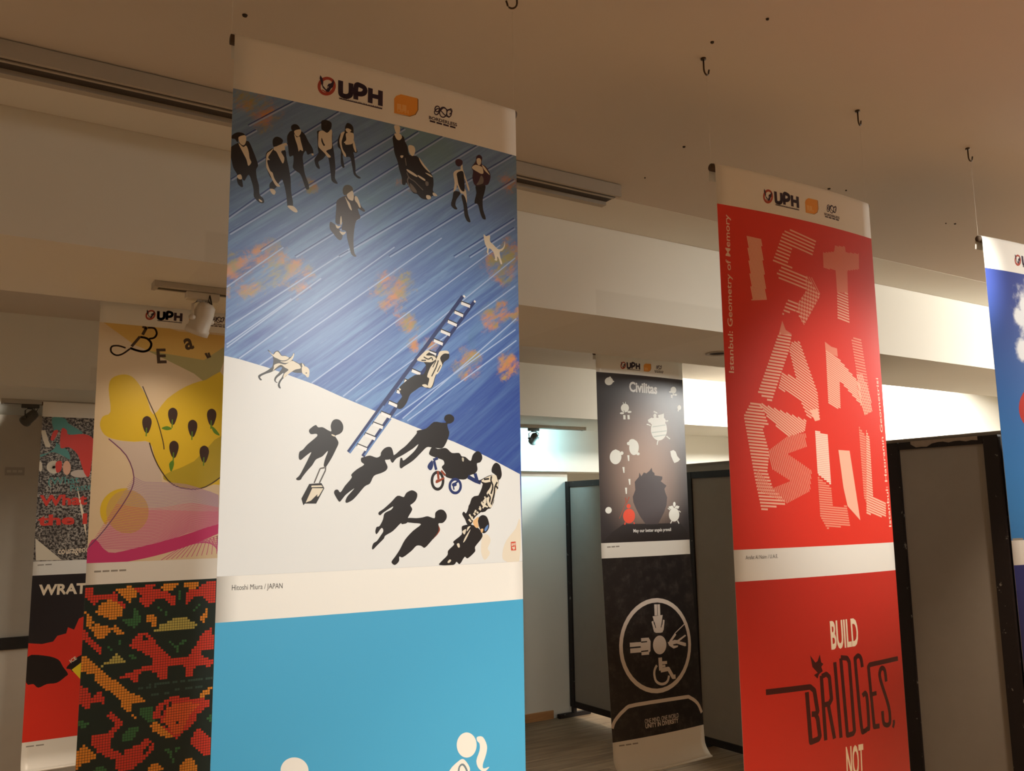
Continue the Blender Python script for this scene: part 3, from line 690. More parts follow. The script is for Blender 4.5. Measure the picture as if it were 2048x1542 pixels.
  ["C","cream",1,[5161,1855,5339,1834,5371,1948,5340,2096,5236,2120,5183,2011]],
  ["C","ink",1,[5122,2216,5466,2148,5551,2331,5636,2474,5700,2743,5891,2743,6019,2756,6191,2964,6451,3175,6581,3333,6603,3593,6581,3821,6712,3959,6538,4011,6495,4120,6344,4168,6151,4163,6002,4050,5854,4037,5705,3865,5600,3726,5558,3814,5454,3814,5432,3579,5347,3337,5283,3071,5178,2813,5135,2543]],
  ["C","cream",2,[5163,2146,5236,2120,5382,2107,5435,2216,5341,2327,5237,2300]],
  ["C","cream",2,[5667,2447,5784,2401,5890,2439,5923,2574,5859,2749,5764,2749,5689,2624]],
  ["C","cream",2,[5386,2849,5491,2827,5449,2916,5397,2907]],
  ["C","cream",2,[6062,2767,6234,2955,6472,3191,6407,3184,6234,3056,6105,2900]],
  ["C","cream",2,[6289,3248,6472,3273,6570,3345,6472,3334]],
  ["C","cream",2,[5619,3262,5851,3336,6000,3417,5979,3462,5809,3415,5640,3338]],
  ["C","cream",2,[6021,3383,6278,3473,6268,3536,6064,3455]],
  ["C","cream",2,[6344,4017,6473,4013,6506,4098,6409,4152,6333,4110]],
  ["C","cream",2,[6581,3882,6690,3902,6745,3963,6647,3995,6582,3963]],
  ["Q","greymid",2,40,[5704,3506,5641,3638,5705,3826,5853,3977,5980,3994]],
  ["Q","greymid",2,30,[5619,3382,5704,3546,5894,3629,6065,3757,6215,3869]],
  ["S","greymid",2,30,[5554,2894,5597,3146]],
  ["C","greymid",2,[5726,3722,5853,3797,5980,3954,5896,3990,5769,3873]],
  ["C","greymid",2,[6300,3550,6408,3550,6408,3671,6322,3688]],
  ["C","plum",1,[7447,2654,7463,2550,7589,2480,7731,2523,7715,2657,7588,2755,7494,2731]],
  ["C","cream",1,[7368,3045,7494,2904,7651,2844,7651,2757,7730,2654,7746,2825,7871,3119,7996,3442,7980,3561,7901,3402,7807,3131,7806,3478,7869,3582,7899,3952,7835,3992,7773,3715,7648,3681,7508,3420,7492,3538,7367,3705,7414,3381]],
  ["C","ink",2,[7509,3002,7729,2886,7792,3105,7806,3565,7679,3589,7570,3408,7524,3187]],
  ["C","ink",1,[7398,3670,7648,3681,7490,3940,7443,4148,7521,4277,7396,4299,7273,4179,7335,3911]],
  ["C","ink",1,[7679,3762,7805,3767,7898,4038,7944,4375,8038,4632,7911,4639,7802,4457,7756,4092]],
  ["C","plum",1,[8258,2428,8292,2244,8422,2143,8535,2222,8517,2462,8680,2517,8875,2774,8806,3082,8675,3196,8253,3306,8126,3039,8160,2799,8096,2666]],
  ["C","cream",2,[8307,2329,8405,2265,8486,2321,8468,2472,8387,2533,8316,2460]],
  ["C","cream",2,[8112,2663,8258,2545,8484,2557,8549,2603,8580,2773,8482,2822,8353,2790,8160,2726]],
  ["C","cream",2,[8517,2492,8647,2554,8842,2780,8744,2741,8614,2649]],
  ["C","greymid",2,[8482,2881,8579,2980,8545,3162,8285,3271,8383,3106]],
  ["C","ink",1,[8269,3288,8642,3202,8624,3440,8540,3748,8554,4096,8665,4411,8535,4433,8440,4261,8345,3958,8201,3926,8284,3562]],
  ["C","cream",2,[8564,4993,8660,5036,8823,4981,8821,5184,8951,5281,9179,5420,9379,5303,9448,5087,9446,5264,9345,5425,9228,5501,9243,5673,9323,5894,9257,5933,9176,5741,9111,5692,9110,5837,8995,5825,9028,5762,8949,5542,8787,5450,8753,5629,8801,5708,8688,5609,8705,5462,8610,5304]],
  ["C","ink",1,[1217,9670,1274,9688,1368,9796,1412,9723,1480,9671,1550,9677,1633,9798,1738,9790,1844,9840,1925,9799,1981,9700,2006,9745,1938,9892,2045,9954,2165,10004,2223,9976,2332,10050,2274,10149,2253,10268,2052,10282,1946,10266,1842,10332,1763,10419,1660,10518,1594,10661,1631,10775,1574,10767,1537,10688,1569,10570,1647,10449,1702,10306,1623,10370,1498,10482,1477,10576,1536,10607,1490,10616,1431,10556,1452,10451,1564,10316,1653,10170,1583,10152,1413,10268,1323,10321,1154,10390,1021,10479,1079,10556,1023,10571,965,10483,997,10412,1175,10308,1309,10206,1375,10121,1381,9865]],
  ["C","cream",2,[1263,9701,1380,9796,1458,9708,1527,9702,1622,9811,1738,9808,1844,9852,1764,9928,1625,9945,1508,9902,1415,9862,1298,9756]],
  ["C","cream",2,[1591,9977,1741,9965,1879,9873,1948,9785,1976,9712,2000,9746,1950,9891,1835,9993,1719,10014]],
  ["C","cream",2,[1421,10094,1557,10037,1743,10059,1928,9939,2070,9987,2165,10039,2203,10142,2050,10188,1934,10267,1842,10343,1774,10395,1717,10468,1693,10435,1726,10328,1840,10215,1734,10153,1605,10080,1446,10208,1379,10282,1411,10187]],
  ["C","cream",2,[2238,10116,2296,10077,2392,10093,2466,10183,2457,10372,2398,10400,2337,10333,2253,10280]],
  ["C","cream",2,[2247,9986,2320,10075,2285,10113,2249,10080]],
  ["C","ink",3,[2348,10268,2395,10258,2396,10282,2360,10290]],
  ["S","navy",2,125,[7710,7282,5994,9549,4939,10936,3722,12603]],
  ["S","navy",2,115,[8169,7406,6959,8980,6401,9724,5250,11191,4182,12717]],
  ["S","steel",3,60,[4863,11137,3759,12620]],
  ["S","steel",3,50,[5097,11522,4237,12681]],
  ["S","ink",2,100,[7635,7486,7992,7563]],
  ["S","white",3,100,[7644,7524,7992,7603]],
  ["S","ink",2,100,[7376,7826,7716,7918]],
  ["S","white",3,100,[7385,7864,7716,7957]],
  ["S","ink",2,100,[7120,8173,7469,8269]],
  ["S","white",3,100,[7129,8211,7469,8308]],
  ["S","ink",2,100,[6855,8521,7213,8614]],
  ["S","white",3,100,[6863,8559,7213,8652]],
  ["S","ink",2,100,[6597,8861,6938,8956]],
  ["S","white",3,100,[6605,8898,6938,8994]],
  ["S","ink",2,100,[6433,9271,6688,9333]],
  ["S","white",3,100,[6441,9308,6688,9371]],
  ["S","ink",2,100,[5807,9915,6116,10012]],
  ["S","white",3,100,[5815,9952,6117,10049]],
  ["S","ink",2,100,[5550,10264,5669,10300]],
  ["S","white",3,100,[5558,10300,5669,10337]],
  ["S","ink",2,100,[5289,10616,5403,10646]],
  ["S","white",3,100,[5297,10652,5403,10682]],
  ["S","ink",2,100,[5016,10986,5308,11087]],
  ["S","white",3,100,[5024,11021,5308,11123]],
  ["S","ink",2,100,[4754,11332,5089,11443]],
  ["S","white",3,100,[4762,11367,5089,11479]],
  ["S","ink",2,100,[4492,11677,4831,11783]],
  ["S","white",3,100,[4500,11713,4831,11818]],
  ["S","ink",2,100,[4234,12022,4580,12139]],
  ["S","white",3,100,[4242,12057,4580,12174]],
  ["S","ink",2,100,[3986,12365,4302,12477]],
  ["S","white",3,100,[3994,12400,4302,12512]],
  ["S","white",3,70,[7732,7252,7797,7311]],
  ["S","white",3,70,[8147,7388,8213,7420]],
  ["C","ink",3,[6115,9521,6318,9280,6482,9323,6771,9394,6896,9233,7148,9250,7169,9439,6980,9586,6896,9763,6689,10041,6565,10423,6402,10488,6158,10447,5957,10570,5758,10728,5641,10990,5484,11180,5328,11187,5327,11006,5482,10816,5363,10604,5480,10415,5915,10093,6238,10034,6319,9730]],
  ["C","cream",4,[5994,9586,6115,9447,6318,9262,6461,9269,6318,9412,6564,9411,6688,9495,6523,9621,6319,9636,6115,9633]],
  ["Q","ink",5,40,[6237,9474,6400,9536,6523,9470,6565,9561]],
  ["S","ink",5,40,[6156,9593,6319,9580]],
  ["C","cream",4,[6751,9396,6834,9238,7106,9196,7169,9286,6980,9302,6834,9465,6917,9685,6771,9960,6668,10042,6565,10348,6483,10465,6381,10434,6442,10169,6360,10100,6483,9793,6647,9593]],
  ["S","ink",5,40,[6771,9545,6689,9778,6524,10089]],
  ["S","ink",5,30,[6688,9552,6565,9787]],
  ["S","ink",5,30,[6854,9690,6730,9925]],
  ["C","cream",4,[6178,10390,6320,10363,6402,10451,6280,10458]],
  ["C","cream",4,[5363,10532,5441,10582,5383,10621]],
  ["C","ink",3,[3173,11984,3150,11827,3209,11667,3331,11613,3455,11658,3539,11793,3531,11952,3440,12054,3297,12118,3339,12196,3403,12332,3324,12530,3205,12768,3086,12965,3017,13053,2957,13024,2984,12849,3080,12575,2922,12733,2802,12794,2704,12853,2607,13009,2453,13183,2319,13356,2272,13433,2185,13452,2135,13405,2240,13299,2391,13011,2504,12779,2571,12623,2405,12742,2261,12860,2201,12803,2217,12630,2323,12551,2458,12394,2732,12154,2710,12077,2551,12091,2490,12006,2528,11927,2686,11814,2767,11880,2907,11875,3071,11958]],
  ["C","cream",4,[3194,12072,3287,12108,3277,12142,3185,12105]],
  ["S","greyd",3,40,[2848,13103,2676,13528]],
  ["S","greyd",3,40,[3017,13043,3009,13160,2835,13528]],
  ["S","greyd",3,40,[2848,13103,2987,13073]],
  ["P","ink",3,[2528,13557,2895,13528,2987,13682,2746,14132,2412,14128,2364,14175,2302,13984]],
  ["P","cream",4,[2619,13681,2957,13682,2821,13912,2684,13969,2586,14044,2431,14100,2544,13853]],
  ["P","cream",4,[2598,13605,2896,13595,2937,13644,2589,13652]],
  ["P","ink",5,[2781,13855,2763,13970,2685,14026,2548,14082,2683,13950]],
  ["C","ink",3,[4126,12773,4242,12731,4412,12688,4627,12745,4755,12683,4776,12581,4884,12457,5014,12404,5124,12432,5180,12573,5192,12736,5017,12800,4909,12822,4997,13023,4933,13145,4760,13226,4546,13308,4420,13537,4252,13627,4003,13902,3859,14038,3695,14115,3643,14075,3692,13939,3814,13803,3917,13685,3671,13860,3549,13996,3469,14083,3407,14034,3292,13839,3311,13742,3402,13723,3485,13801,3626,13606,3830,13370,3818,13272,3993,13112,4223,12971,4138,12892]],
  ["C","ink",3,[7054,11556,6983,11463,7030,11333,7197,11284,7341,11363,7341,11492,7221,11582,7101,11608,7125,11756,7172,11904,7101,12119,6982,12334,6887,12399,6770,12402,6537,12386,6351,12380,6145,12561,5918,12772,5738,12898,5559,13002,5460,13065,5404,13004,5425,12759,5491,12748,5536,12819,5759,12651,5940,12482,6053,12293,5849,12443,5535,12634,5292,12761,5171,12895,5094,12825,5093,12703,5247,12639,5423,12493,5646,12323,5983,11962,6006,11867,6327,11784,6606,11563,6888,11573]],
  ["C","ink",3,[6467,12471,6560,12364,6746,12423,6982,12387,7100,12416,7267,12540,7531,12534,7627,12639,7772,12658,7967,12784,8042,12611,8141,12501,8265,12456,8388,12540,8425,12691,8337,12822,8213,12867,8236,13060,8137,13190,7940,13255,7769,13384,7504,13385,7217,13365,7028,13302,7028,13197,6887,13009,6981,12903,6934,12778,6723,12718,6444,12618]],
  ["C","creamd",4,[7639,12682,7711,12702,7699,12809,7650,12788]],
  ["R","ink",3,95,[6735,13439,248,0,0,316]],
  ["R","navy",3,90,[7383,13607,249,0,-1,265]],
  ["C","rust",4,[6700,13408,6863,13387,6887,13428,6723,13512,6665,13491]],
  ["S","rust",4,80,[6747,13136,6770,13387]],
  ["S","rust",4,70,[6864,13114,7016,13271]],
  ["S","rust",4,60,[6793,13429,6981,13344]],
  ["C","navy",4,[7264,13533,7384,13491,7443,13575,7360,13617,7276,13607]],
  ["S","navy",4,60,[7360,13533,7528,13427]],
  ["S","navy",4,50,[7312,13596,7335,13722]],
  ["C","navy",3,[6549,12804,6583,12929,6537,13075,6456,13107,6375,13015,6410,12910,6514,12805]],
  ["S","navy",3,90,[6583,12783,6747,12717]],
  ["S","navy",3,90,[6607,12803,6688,13095]],
  ["S","navy",3,130,[7867,13298,8135,13426,8357,13490]],
  ["S","navy",3,120,[8137,13190,8209,13404]],
  ["C","ink",3,[8785,13121,8837,12924,8965,12824,9117,12899,9179,13074,9190,13249,9112,13380,9010,13359,8935,13228]],
  ["C","ink",3,[8258,13468,8382,13382,8784,13229,9036,13337,9059,13576,8930,13836,8775,14288,8624,14350,8424,14454,7862,14364,8083,13981,8255,13918,8431,13533]],
  ["C","cream",4,[8382,13425,8632,13295,8935,13228,9010,13359,9059,13533,8981,13728,8878,13966,8775,14288,8650,14265,8576,14071,8652,13942,8578,13834,8730,13641,8757,13468,8531,13490]],
  ["Q","ink",5,60,[8783,13273,8757,13424,8831,13598,8753,13857]],
  ["Q","ink",5,60,[9009,13467,8906,13641,8879,13858,8750,14223]],
  ["S","ink",5,60,[8957,13598,9033,13685]],
  ["S","ink",5,60,[8628,13856,8727,13965,8675,14179]],
  ["S","ink",5,60,[8482,13382,8682,13360]],
  ["S","cream",5,50,[8503,13941,8551,14071,8426,14241]],
  ["S","cream",5,50,[8377,14112,8476,14241,8625,14286]],
  ["S","cream",5,50,[8302,14260,8351,14346]],
  ["S","cream",5,50,[8551,14113,8425,14326]],
  ["C","ink",3,[8094,13933,8730,13918,8872,14062,8750,14306,8536,14344,8300,14482,8113,14620,7973,14838,7835,14854,7744,14672,7642,14511,7699,14422,7791,14473,7930,14174]],
  ["S","cream",5,60,[7905,14515,7974,14617,8043,14619]],
  ["S","cream",5,60,[8067,14478,8137,14540]],
  ["S","cream",5,60,[8184,14440,8254,14481]],
  ["S","cream",5,60,[8278,14320,8348,14382]],
  ["S","cream",5,60,[7882,14675,7973,14758]],
  ["S","cream",5,60,[8373,14139,8466,14262,8561,14243]],
  ["S","cream",5,60,[8586,13978,8680,14183,8751,14245]],
  ["S","cream",5,60,[7974,14637,8066,14699]],
  ["S","cream",5,60,[8161,14379,8114,14459]],
  ["S","cream",5,60,[8444,14119,8539,14018]],
  ["C","ink",3,[5566,13935,5643,13817,5825,13742,5984,13807,6016,13915,5958,14058,5853,14152,5775,14210,5841,14342,5699,14576,5673,14740,5493,14783,5441,14758,5187,14985,4935,15117,4885,15208,4662,15407,4539,15517,4502,15470,4550,15334,4661,15269,4784,15112,4871,14976,4807,14882,4659,15062,4609,14992,4645,14854,4744,14822,4855,14628,4892,14466,4980,14398,5131,14330,5182,14237,4866,14419,4767,14499,4704,14463,4728,14394,4878,14303,5130,14096,5333,13910,5514,13947]],
  ["C","ink",3,[5673,14599,5986,14605,6197,14586,6384,14554,6625,14619,6652,14451,6787,14356,6951,14371,7060,14506,7046,14652,6923,14770,6760,14790,6814,14960,6733,15125,6545,15287,6358,15471,6253,15526,6147,15463,5989,15457,5807,15614,5524,15789,5408,15761,5396,15899,5270,16009,5168,15958,5155,15888,5268,15755,5420,15552,5598,15255,5857,15004,6145,14799,5908,14758,5647,14716]],
  ["C","rust",4,[6760,14838,6820,14960,6787,15055,6652,15195,6572,15264,6733,15078,6774,14959]],
  ["C","ink",3,[7613,14957,7669,14873,7979,14844,8263,14975,8405,15177,8347,15323,8117,15561,8116,15708,7833,15916,7721,15862,7539,16084,7415,16006,7304,16097,6801,16079,6868,15968,7086,15786,7113,15643,7333,15459,7306,15361,7612,15152]],
  ["C","cream",4,[7640,15056,7781,14986,7724,15156]],
  ["C","cream",4,[7950,14991,7779,15304,7667,15410,7752,15230]],
  ["C","cream",4,[7430,15450,7513,15429,7541,15539,7485,15561]],
  ["C","cream",4,[7085,16002,7167,15922,7222,15961,7140,16029]],
  ["C","cream",4,[7837,14926,7950,14892,7894,14965,7808,15060]],
  ["C","ink",4,[8236,14776,8266,14628,8410,14544,8583,14609,8669,14836,8638,15010,8492,15130,8349,15076]],
  ["C","peach",4,[8036,14771,8151,14650,8266,14603,8222,14776,8264,14925,8149,14947]],
  ["C","peach",5,[8335,15001,8436,14992,8406,15102,8349,15101]],
  ["C","steel",5,[8493,14981,8625,14860,8609,14984,8507,15080]],
  ["C","peach2",1,[8405,15226,8608,15183,8722,15385,8604,15629,8690,15781,8486,15994,8344,15717]],
  ["C","peach2",1,[9735,15014,9921,14713,9872,16083,9273,16055,9187,15802,9340,15406]],
  ["P","seal",3,[9525,15451,9729,15440,9741,15729,9539,15731]],
  ["S","cream",4,40,[9578,15490,9577,15591]],
  ["S","cream",4,40,[9638,15492,9622,15568]],
  ["S","cream",4,40,[9693,15482,9685,15570]],
  ["S","cream",4,40,[9576,15642,9697,15621]],
  ["S","cream",4,40,[9606,15681,9696,15671]],
  ["P","paper2",0.5,[-11,9924,418,9994,1227,10185,2640,10605,3526,10945,4547,11297,6043,11782,7335,12173,8568,12611,9948,13190,10002,16097,-10,16100]],
  ["S","seam",0.3,40,[44,9118,3768,6190]],
  ["S","seam",0.3,40,[417,9980,5195,5976]],
  ["S","seam",0.3,40,[1000,10133,6911,5396]],
  ["S","seam",0.3,40,[2543,10564,9252,5255]],
  ["S","seam",0.3,40,[3526,10911,9889,5610]],
  ["S","seam",0.3,40,[3929,11035,9876,6625]],
  ["S","seam",0.3,40,[5499,11503,9893,7794]],
  ["S","seam",0.3,40,[5661,11571,9883,8570]],
  ["S","seam",0.3,40,[57,9593,1876,8060]],
  ["S","seam",0.3,40,[5231,11439,9856,8186]],
  ["S","seam",0.3,40,[9,7910,1607,6514]],
  ["S","seam",0.3,40,[60,9683,2778,7321]],
  ["S","seam",0.3,40,[500,2912,1893,1808]],
  ["S","seamd",0.2,30,[463,2882,1853,1777]],
  ["S","seam",0.3,40,[-4,5879,3311,2774]],
  ["S","seamd",0.2,30,[-40,5848,3269,2742]],
  ["S","seam",0.3,40,[53,6338,5559,1897]],
  ["S","seamd",0.2,30,[17,6306,5514,1865]],
  ["S","seam",0.3,40,[962,6716,7181,1692]],
  ["S","seamd",0.2,30,[925,6683,7133,1659]],
  ["S","seam",0.3,40,[1992,6767,8401,1814]],
  ["S","seamd",0.2,30,[1953,6734,8351,1780]],
  ["S","seam",0.3,40,[3365,6570,9872,1842]],
  ["S","seamd",0.2,30,[3324,6536,9820,1806]],
  ["S","seam",0.3,40,[5035,6330,9926,2759]],
  ["S","seamd",0.2,30,[4991,6295,9874,2723]],
  ["S","seam",0.3,40,[51,4690,3298,1847]],
  ["S","seamd",0.2,30,[15,4659,3256,1816]],
  ["S","seam",0.3,40,[7409,5989,9908,4199]],
  ["S","seamd",0.2,30,[7362,5953,9856,4162]],
  ["S","seam",0.3,40,[733,3005,240,3407]],
  ["S","seamd",0.2,30,[695,2974,203,3377]],
  ["S","seam",0.3,40,[3841,3743,6069,1889]],
  ["S","seamd",0.2,30,[3799,3710,6024,1856]],
  ["S","seam",0.3,40,[8008,5903,9903,4542]],
  ["S","seamd",0.2,30,[7960,5867,9852,4505]],
  ["E","paperw",1,[2270,21510,396,67,7,353]],
  ["E","paperw",1,[7756,21633,362,55,-2,374]],
  ["C","paperw",1,[8137,21451,8351,21482,8503,21762,8470,22014,8345,22301,8375,22433,8590,22418,8405,22530,8192,22403,8103,22159,8226,21873,8228,21669,8137,21563]],
  ["C","paperw",1,[7122,22300,7504,22038,7682,22066,7861,22323,7830,22479,7740,22655,7209,22613]],
  ["Q","bluel",2,60,[7455,22506,7474,22259,7593,22178,7711,22298,7800,22514]],
  ["E","paperw",1,[2152,22052,725,130,6,314]],
 ],
}

# ------------------------------------------------------------------ mesh helpers
def link(name, me, mats, parent=None):
    o = bpy.data.objects.new(name, me); COL.objects.link(o)
    for m in (mats if isinstance(mats, (list, tuple)) else [mats]):
        me.materials.append(MATS[m] if isinstance(m, str) else m)
    if parent: o.parent = parent
    return o
def obj(name, bm, mats, parent=None, smooth=False):
    me = bpy.data.meshes.new(name); bm.to_mesh(me); bm.free()
    if smooth:
        for p in me.polygons: p.use_smooth = True
    return link(name, me, mats, parent)
def box(bm, x0, x1, y0, y1, z0, z1, mi=0):
    vs = [bm.verts.new(c) for c in ((x0, y0, z0), (x1, y0, z0), (x1, y1, z0), (x0, y1, z0), (x0, y0, z1), (x1, y0, z1), (x1, y1, z1), (x0, y1, z1))]
    for f in ((0, 3, 2, 1), (4, 5, 6, 7), (0, 1, 5, 4), (1, 2, 6, 5), (2, 3, 7, 6), (3, 0, 4, 7)):
        bm.faces.new([vs[i] for i in f]).material_index = mi
def boxo(name, a, b, mat, parent=None, bev=0.0):
    bm = bmesh.new(); box(bm, a[0], b[0], a[1], b[1], a[2], b[2])
    if bev: bmesh.ops.bevel(bm, geom=list(bm.edges), offset=bev, segments=2, affect='EDGES')
    return obj(name, bm, mat, parent)
def tube(bm, pts, r, seg=8, cap=True):
    pts = [Vector(p) for p in pts]; rings = []
    for i, p in enumerate(pts):
        d = (pts[min(i + 1, len(pts) - 1)] - pts[max(i - 1, 0)]).normalized()
        a = d.cross(Vector((0, 0, 1)) if abs(d.z) < 0.9 else Vector((1, 0, 0))).normalized(); b = d.cross(a)
        rr = r[i] if isinstance(r, (list, tuple)) else r
        rings.append([bm.verts.new(p + a * rr * math.cos(2 * math.pi * k / seg) + b * rr * math.sin(2 * math.pi * k / seg)) for k in range(seg)])
    for a, b in zip(rings, rings[1:]):
        for k in range(seg): bm.faces.new((a[k], b[k], b[(k + 1) % seg], a[(k + 1) % seg]))
    if cap:
        bm.faces.new(rings[0]); bm.faces.new(rings[-1][::-1])
    bmesh.ops.recalc_face_normals(bm, faces=list(bm.faces))
def tubeo(name, pts, r, mat, parent=None, seg=8):
    bm = bmesh.new(); tube(bm, pts, r, seg); return obj(name, bm, mat, parent, True)
def empty(name, loc, rz=0.0):
    o = bpy.data.objects.new(name, None); COL.objects.link(o); o.location = loc; o.rotation_euler = (0, 0, rz)
    o.empty_display_size = 0.05; return o
def tag(o, label, cat, group=None):
    o['label'] = label; o['category'] = cat
    if group: o['group'] = group
    return o
def struct(o, label=None):
    o['kind'] = 'structure'
    if label: o['label'] = label
    return o
def prism(name, quad, z0, z1, mat, parent=None):
    "vertical prism over a plan polygon given in banner widths"
    bm = bmesh.new()
    lo = [bm.verts.new(V3(x, y, z0)) for x, y in quad]; hi = [bm.verts.new(V3(x, y, z1)) for x, y in quad]
    bm.faces.new(lo[::-1]); bm.faces.new(hi)
    n = len(quad)
    for i in range(n): bm.faces.new((lo[i], lo[(i + 1) % n], hi[(i + 1) % n], hi[i]))
    bmesh.ops.recalc_face_normals(bm, faces=list(bm.faces))
    return obj(name, bm, mat, parent)

# ------------------------------------------------------------------ the room
XL, XR, YF, YB, ZC, ZF = -3.2, 11.5, -6.0, 10.80, 1.92, -EYE
t = 0.25
floor = struct(prism('floor', [(XL, YF), (XR, YF), (XR, YB + 2.4), (XL, YB + 2.4)], ZF - 0.2, ZF, 'plank_wood'))
ceiling = struct(prism('ceiling', [(XL, YF), (XR, YF), (XR, YB + 2.4), (XL, YB + 2.4)], ZC, ZC + 0.2, 'ceiling_paint'))
XO = 7.76   # the back wall ends here; beyond it the lintel spans an opening to a dark alcove
struct(prism('wall_back', [(XL, YB), (XO, YB), (XO, YB + t), (XL, YB + t)], ZF, ZC, 'wall_paint'))
struct(prism('trim_5', [(XO, YB), (XR, YB), (XR, YB + t), (XO, YB + t)], 0.60, ZC, 'wall_paint'))
struct(prism('wall_alcove', [(XO - t, YB + 2.2), (XR + t, YB + 2.2), (XR + t, YB + 2.2 + t), (XO - t, YB + 2.2 + t)], ZF - .2, ZC + .2, 'wall_paint'))
struct(prism('wall_alcove_left', [(XO - t, YB + t), (XO, YB + t), (XO, YB + 2.2), (XO - t, YB + 2.2)], ZF - .2, ZC + .2, 'wall_paint'))
struct(prism('wall_left', [(XL - t, YF), (XL, YF), (XL, YB + t), (XL - t, YB + t)], ZF - .2, ZC + .2, 'wall_paint'))
struct(prism('wall_right', [(XR, YF), (XR + t, YF), (XR + t, YB + 2.2), (XR, YB + 2.2)], ZF - .2, ZC + .2, 'wall_paint'))
struct(prism('wall_front', [(XL - t, YF - t), (XR + t, YF - t), (XR + t, YF), (XL - t, YF)], ZF - .2, ZC + .2, 'wall_paint'))
# beams that hang below the ceiling and the lowered strip in front of the first one
struct(prism('trim_1', [(XL, 4.47), (XR, 4.58), (XR, 5.76), (XL, 5.58)], 1.30, ZC, 'beam_paint'))
struct(prism('trim_2', [(XL, 9.14), (XR, 9.42), (XR, YB), (XL, YB)], 1.235, ZC, 'beam_paint'))
struct(prism('trim_3', [(XL, 4.02), (XR, 4.06), (XR, 4.57), (XL, 4.46)], ZC - 0.0015, ZC, 'wall_paint'))  # lighter paint stands in for the shade on the ceiling before it
struct(prism('trim_4', [(4.2, YB - 0.10), (XR, YB - 0.10), (XR, YB), (4.2, YB)], 0.60, 1.235, 'wall_paint'))
sk = boxo('baseboard_back', V3(XL, YB - 0.03, ZF), V3(7.4, YB, ZF + 0.115), 'skirt_wood'); struct(sk)
# floor boards in the part of the floor that can be seen
random.seed(5)
bmp = bmesh.new(); box(bmp, 0, 1.20 - .0025, 0, 0.145 - .0025, 0, 0.004)
bmesh.ops.bevel(bmp, geom=[e for e in bmp.edges if all(v.co.z > .003 for v in e.verts)], offset=0.0012, segments=1, affect='EDGES')
pm = bpy.data.meshes.new('plank'); bmp.to_mesh(pm); bmp.free(); pm.materials.append(MATS['plank_wood'])
y = 3.45; row = 0
while y < YB * W - 0.15:
    x = 1.3 - random.random() * 1.1
    while x < 5.6:
        o = bpy.data.objects.new('plank', pm); COL.objects.link(o); o.location = (x, y, 0.0); o.parent = floor
        x += 1.20
    y += 0.145; row += 1
# old screw holes in the ceiling
for i, (x, yy, r) in enumerate(((0.809, 3.181, .016), (2.518, 2.40, .012), (3.147, 3.24, .012), (4.346, 3.255, .014), (3.253, 3.68, .007), (5.665, 3.254, .011), (2.582, 2.162, .010), (4.46, 3.22, .008), (5.60, 3.28, .007))):
    p = V3(x, yy, ZC); bm = bmesh.new()
    tube(bm, [(p.x, p.y, p.z - .0035), (p.x, p.y, p.z + .01)], [r * W * .55, r * W], 10); o = obj('screw_hole', bm, 'hole_dark', ceiling)
# recessed downlight in the underside of the first beam
dl = empty('downlight', V3(5.30, 5.17, 1.30)); tag(dl, 'unlit round downlight ring let into the underside of the beam', 'downlight')
bm = bmesh.new()
rs = [(.062, 0), (.062, -.006), (.048, -.006), (.040, .0)]
rg = [[bm.verts.new((r * math.cos(a * math.pi / 12), r * math.sin(a * math.pi / 12), z)) for a in range(24)] for r, z in rs]
for A, B in zip(rg, rg[1:]):
    for k in range(24): bm.faces.new((A[k], B[k], B[(k + 1) % 24], A[(k + 1) % 24]))
obj('rim', bm, 'rail_paint', dl, True)
bm = bmesh.new(); bmesh.ops.create_circle(bm, cap_ends=True, segments=24, radius=.045)
bmesh.ops.translate(bm, verts=list(bm.verts), vec=(0, 0, -.002)); obj('reflector', bm, 'hole_dark', dl)

# ------------------------------------------------------------------ banners
H1, PH, H2, LEN = 0.182, 1.428, 0.124, 3.41
VP, VPB, VQ, VQB = H1, H1 + PH, H1 + PH + H2, H1 + 2 * PH + H2
NU = 16
class Banner:
    def __init__(s, x0, y, zt, rot=0.0, tilt=0.0, bow=0.012, kick=0.0, length=LEN, top=0.0):
        s.bow, s.kick, s.tilt, s.len, s.top = bow, kick, tilt, length, top
        s.root = empty('hanging_banner', V3(x0, y, zt), rot)
    def yoff(s, u, v):
        yy = s.bow * (4 * (u - .5) ** 2 - 1) + s.tilt * v * W
        if v > VQ: yy -= s.kick * (v - VQ) / PH * W
        e = v - (s.len - 0.13)
        if e > 0: yy -= 0.050 * (e / .13) ** 2
        return yy
    def at(s, u, v, off=0.0):
        e = 1e-3
        n = Vector((W, (s.yoff(u + e, v) - s.yoff(u - e, v)) / (2 * e), 0)).cross(Vector((0, (s.yoff(u, v + e) - s.yoff(u, v - e)) / (2 * e), -W)))
        n.normalize()
        if n.y > 0: n = -n
        return Vector((u * W, s.yoff(u, v), -v * W)) + n * off, n
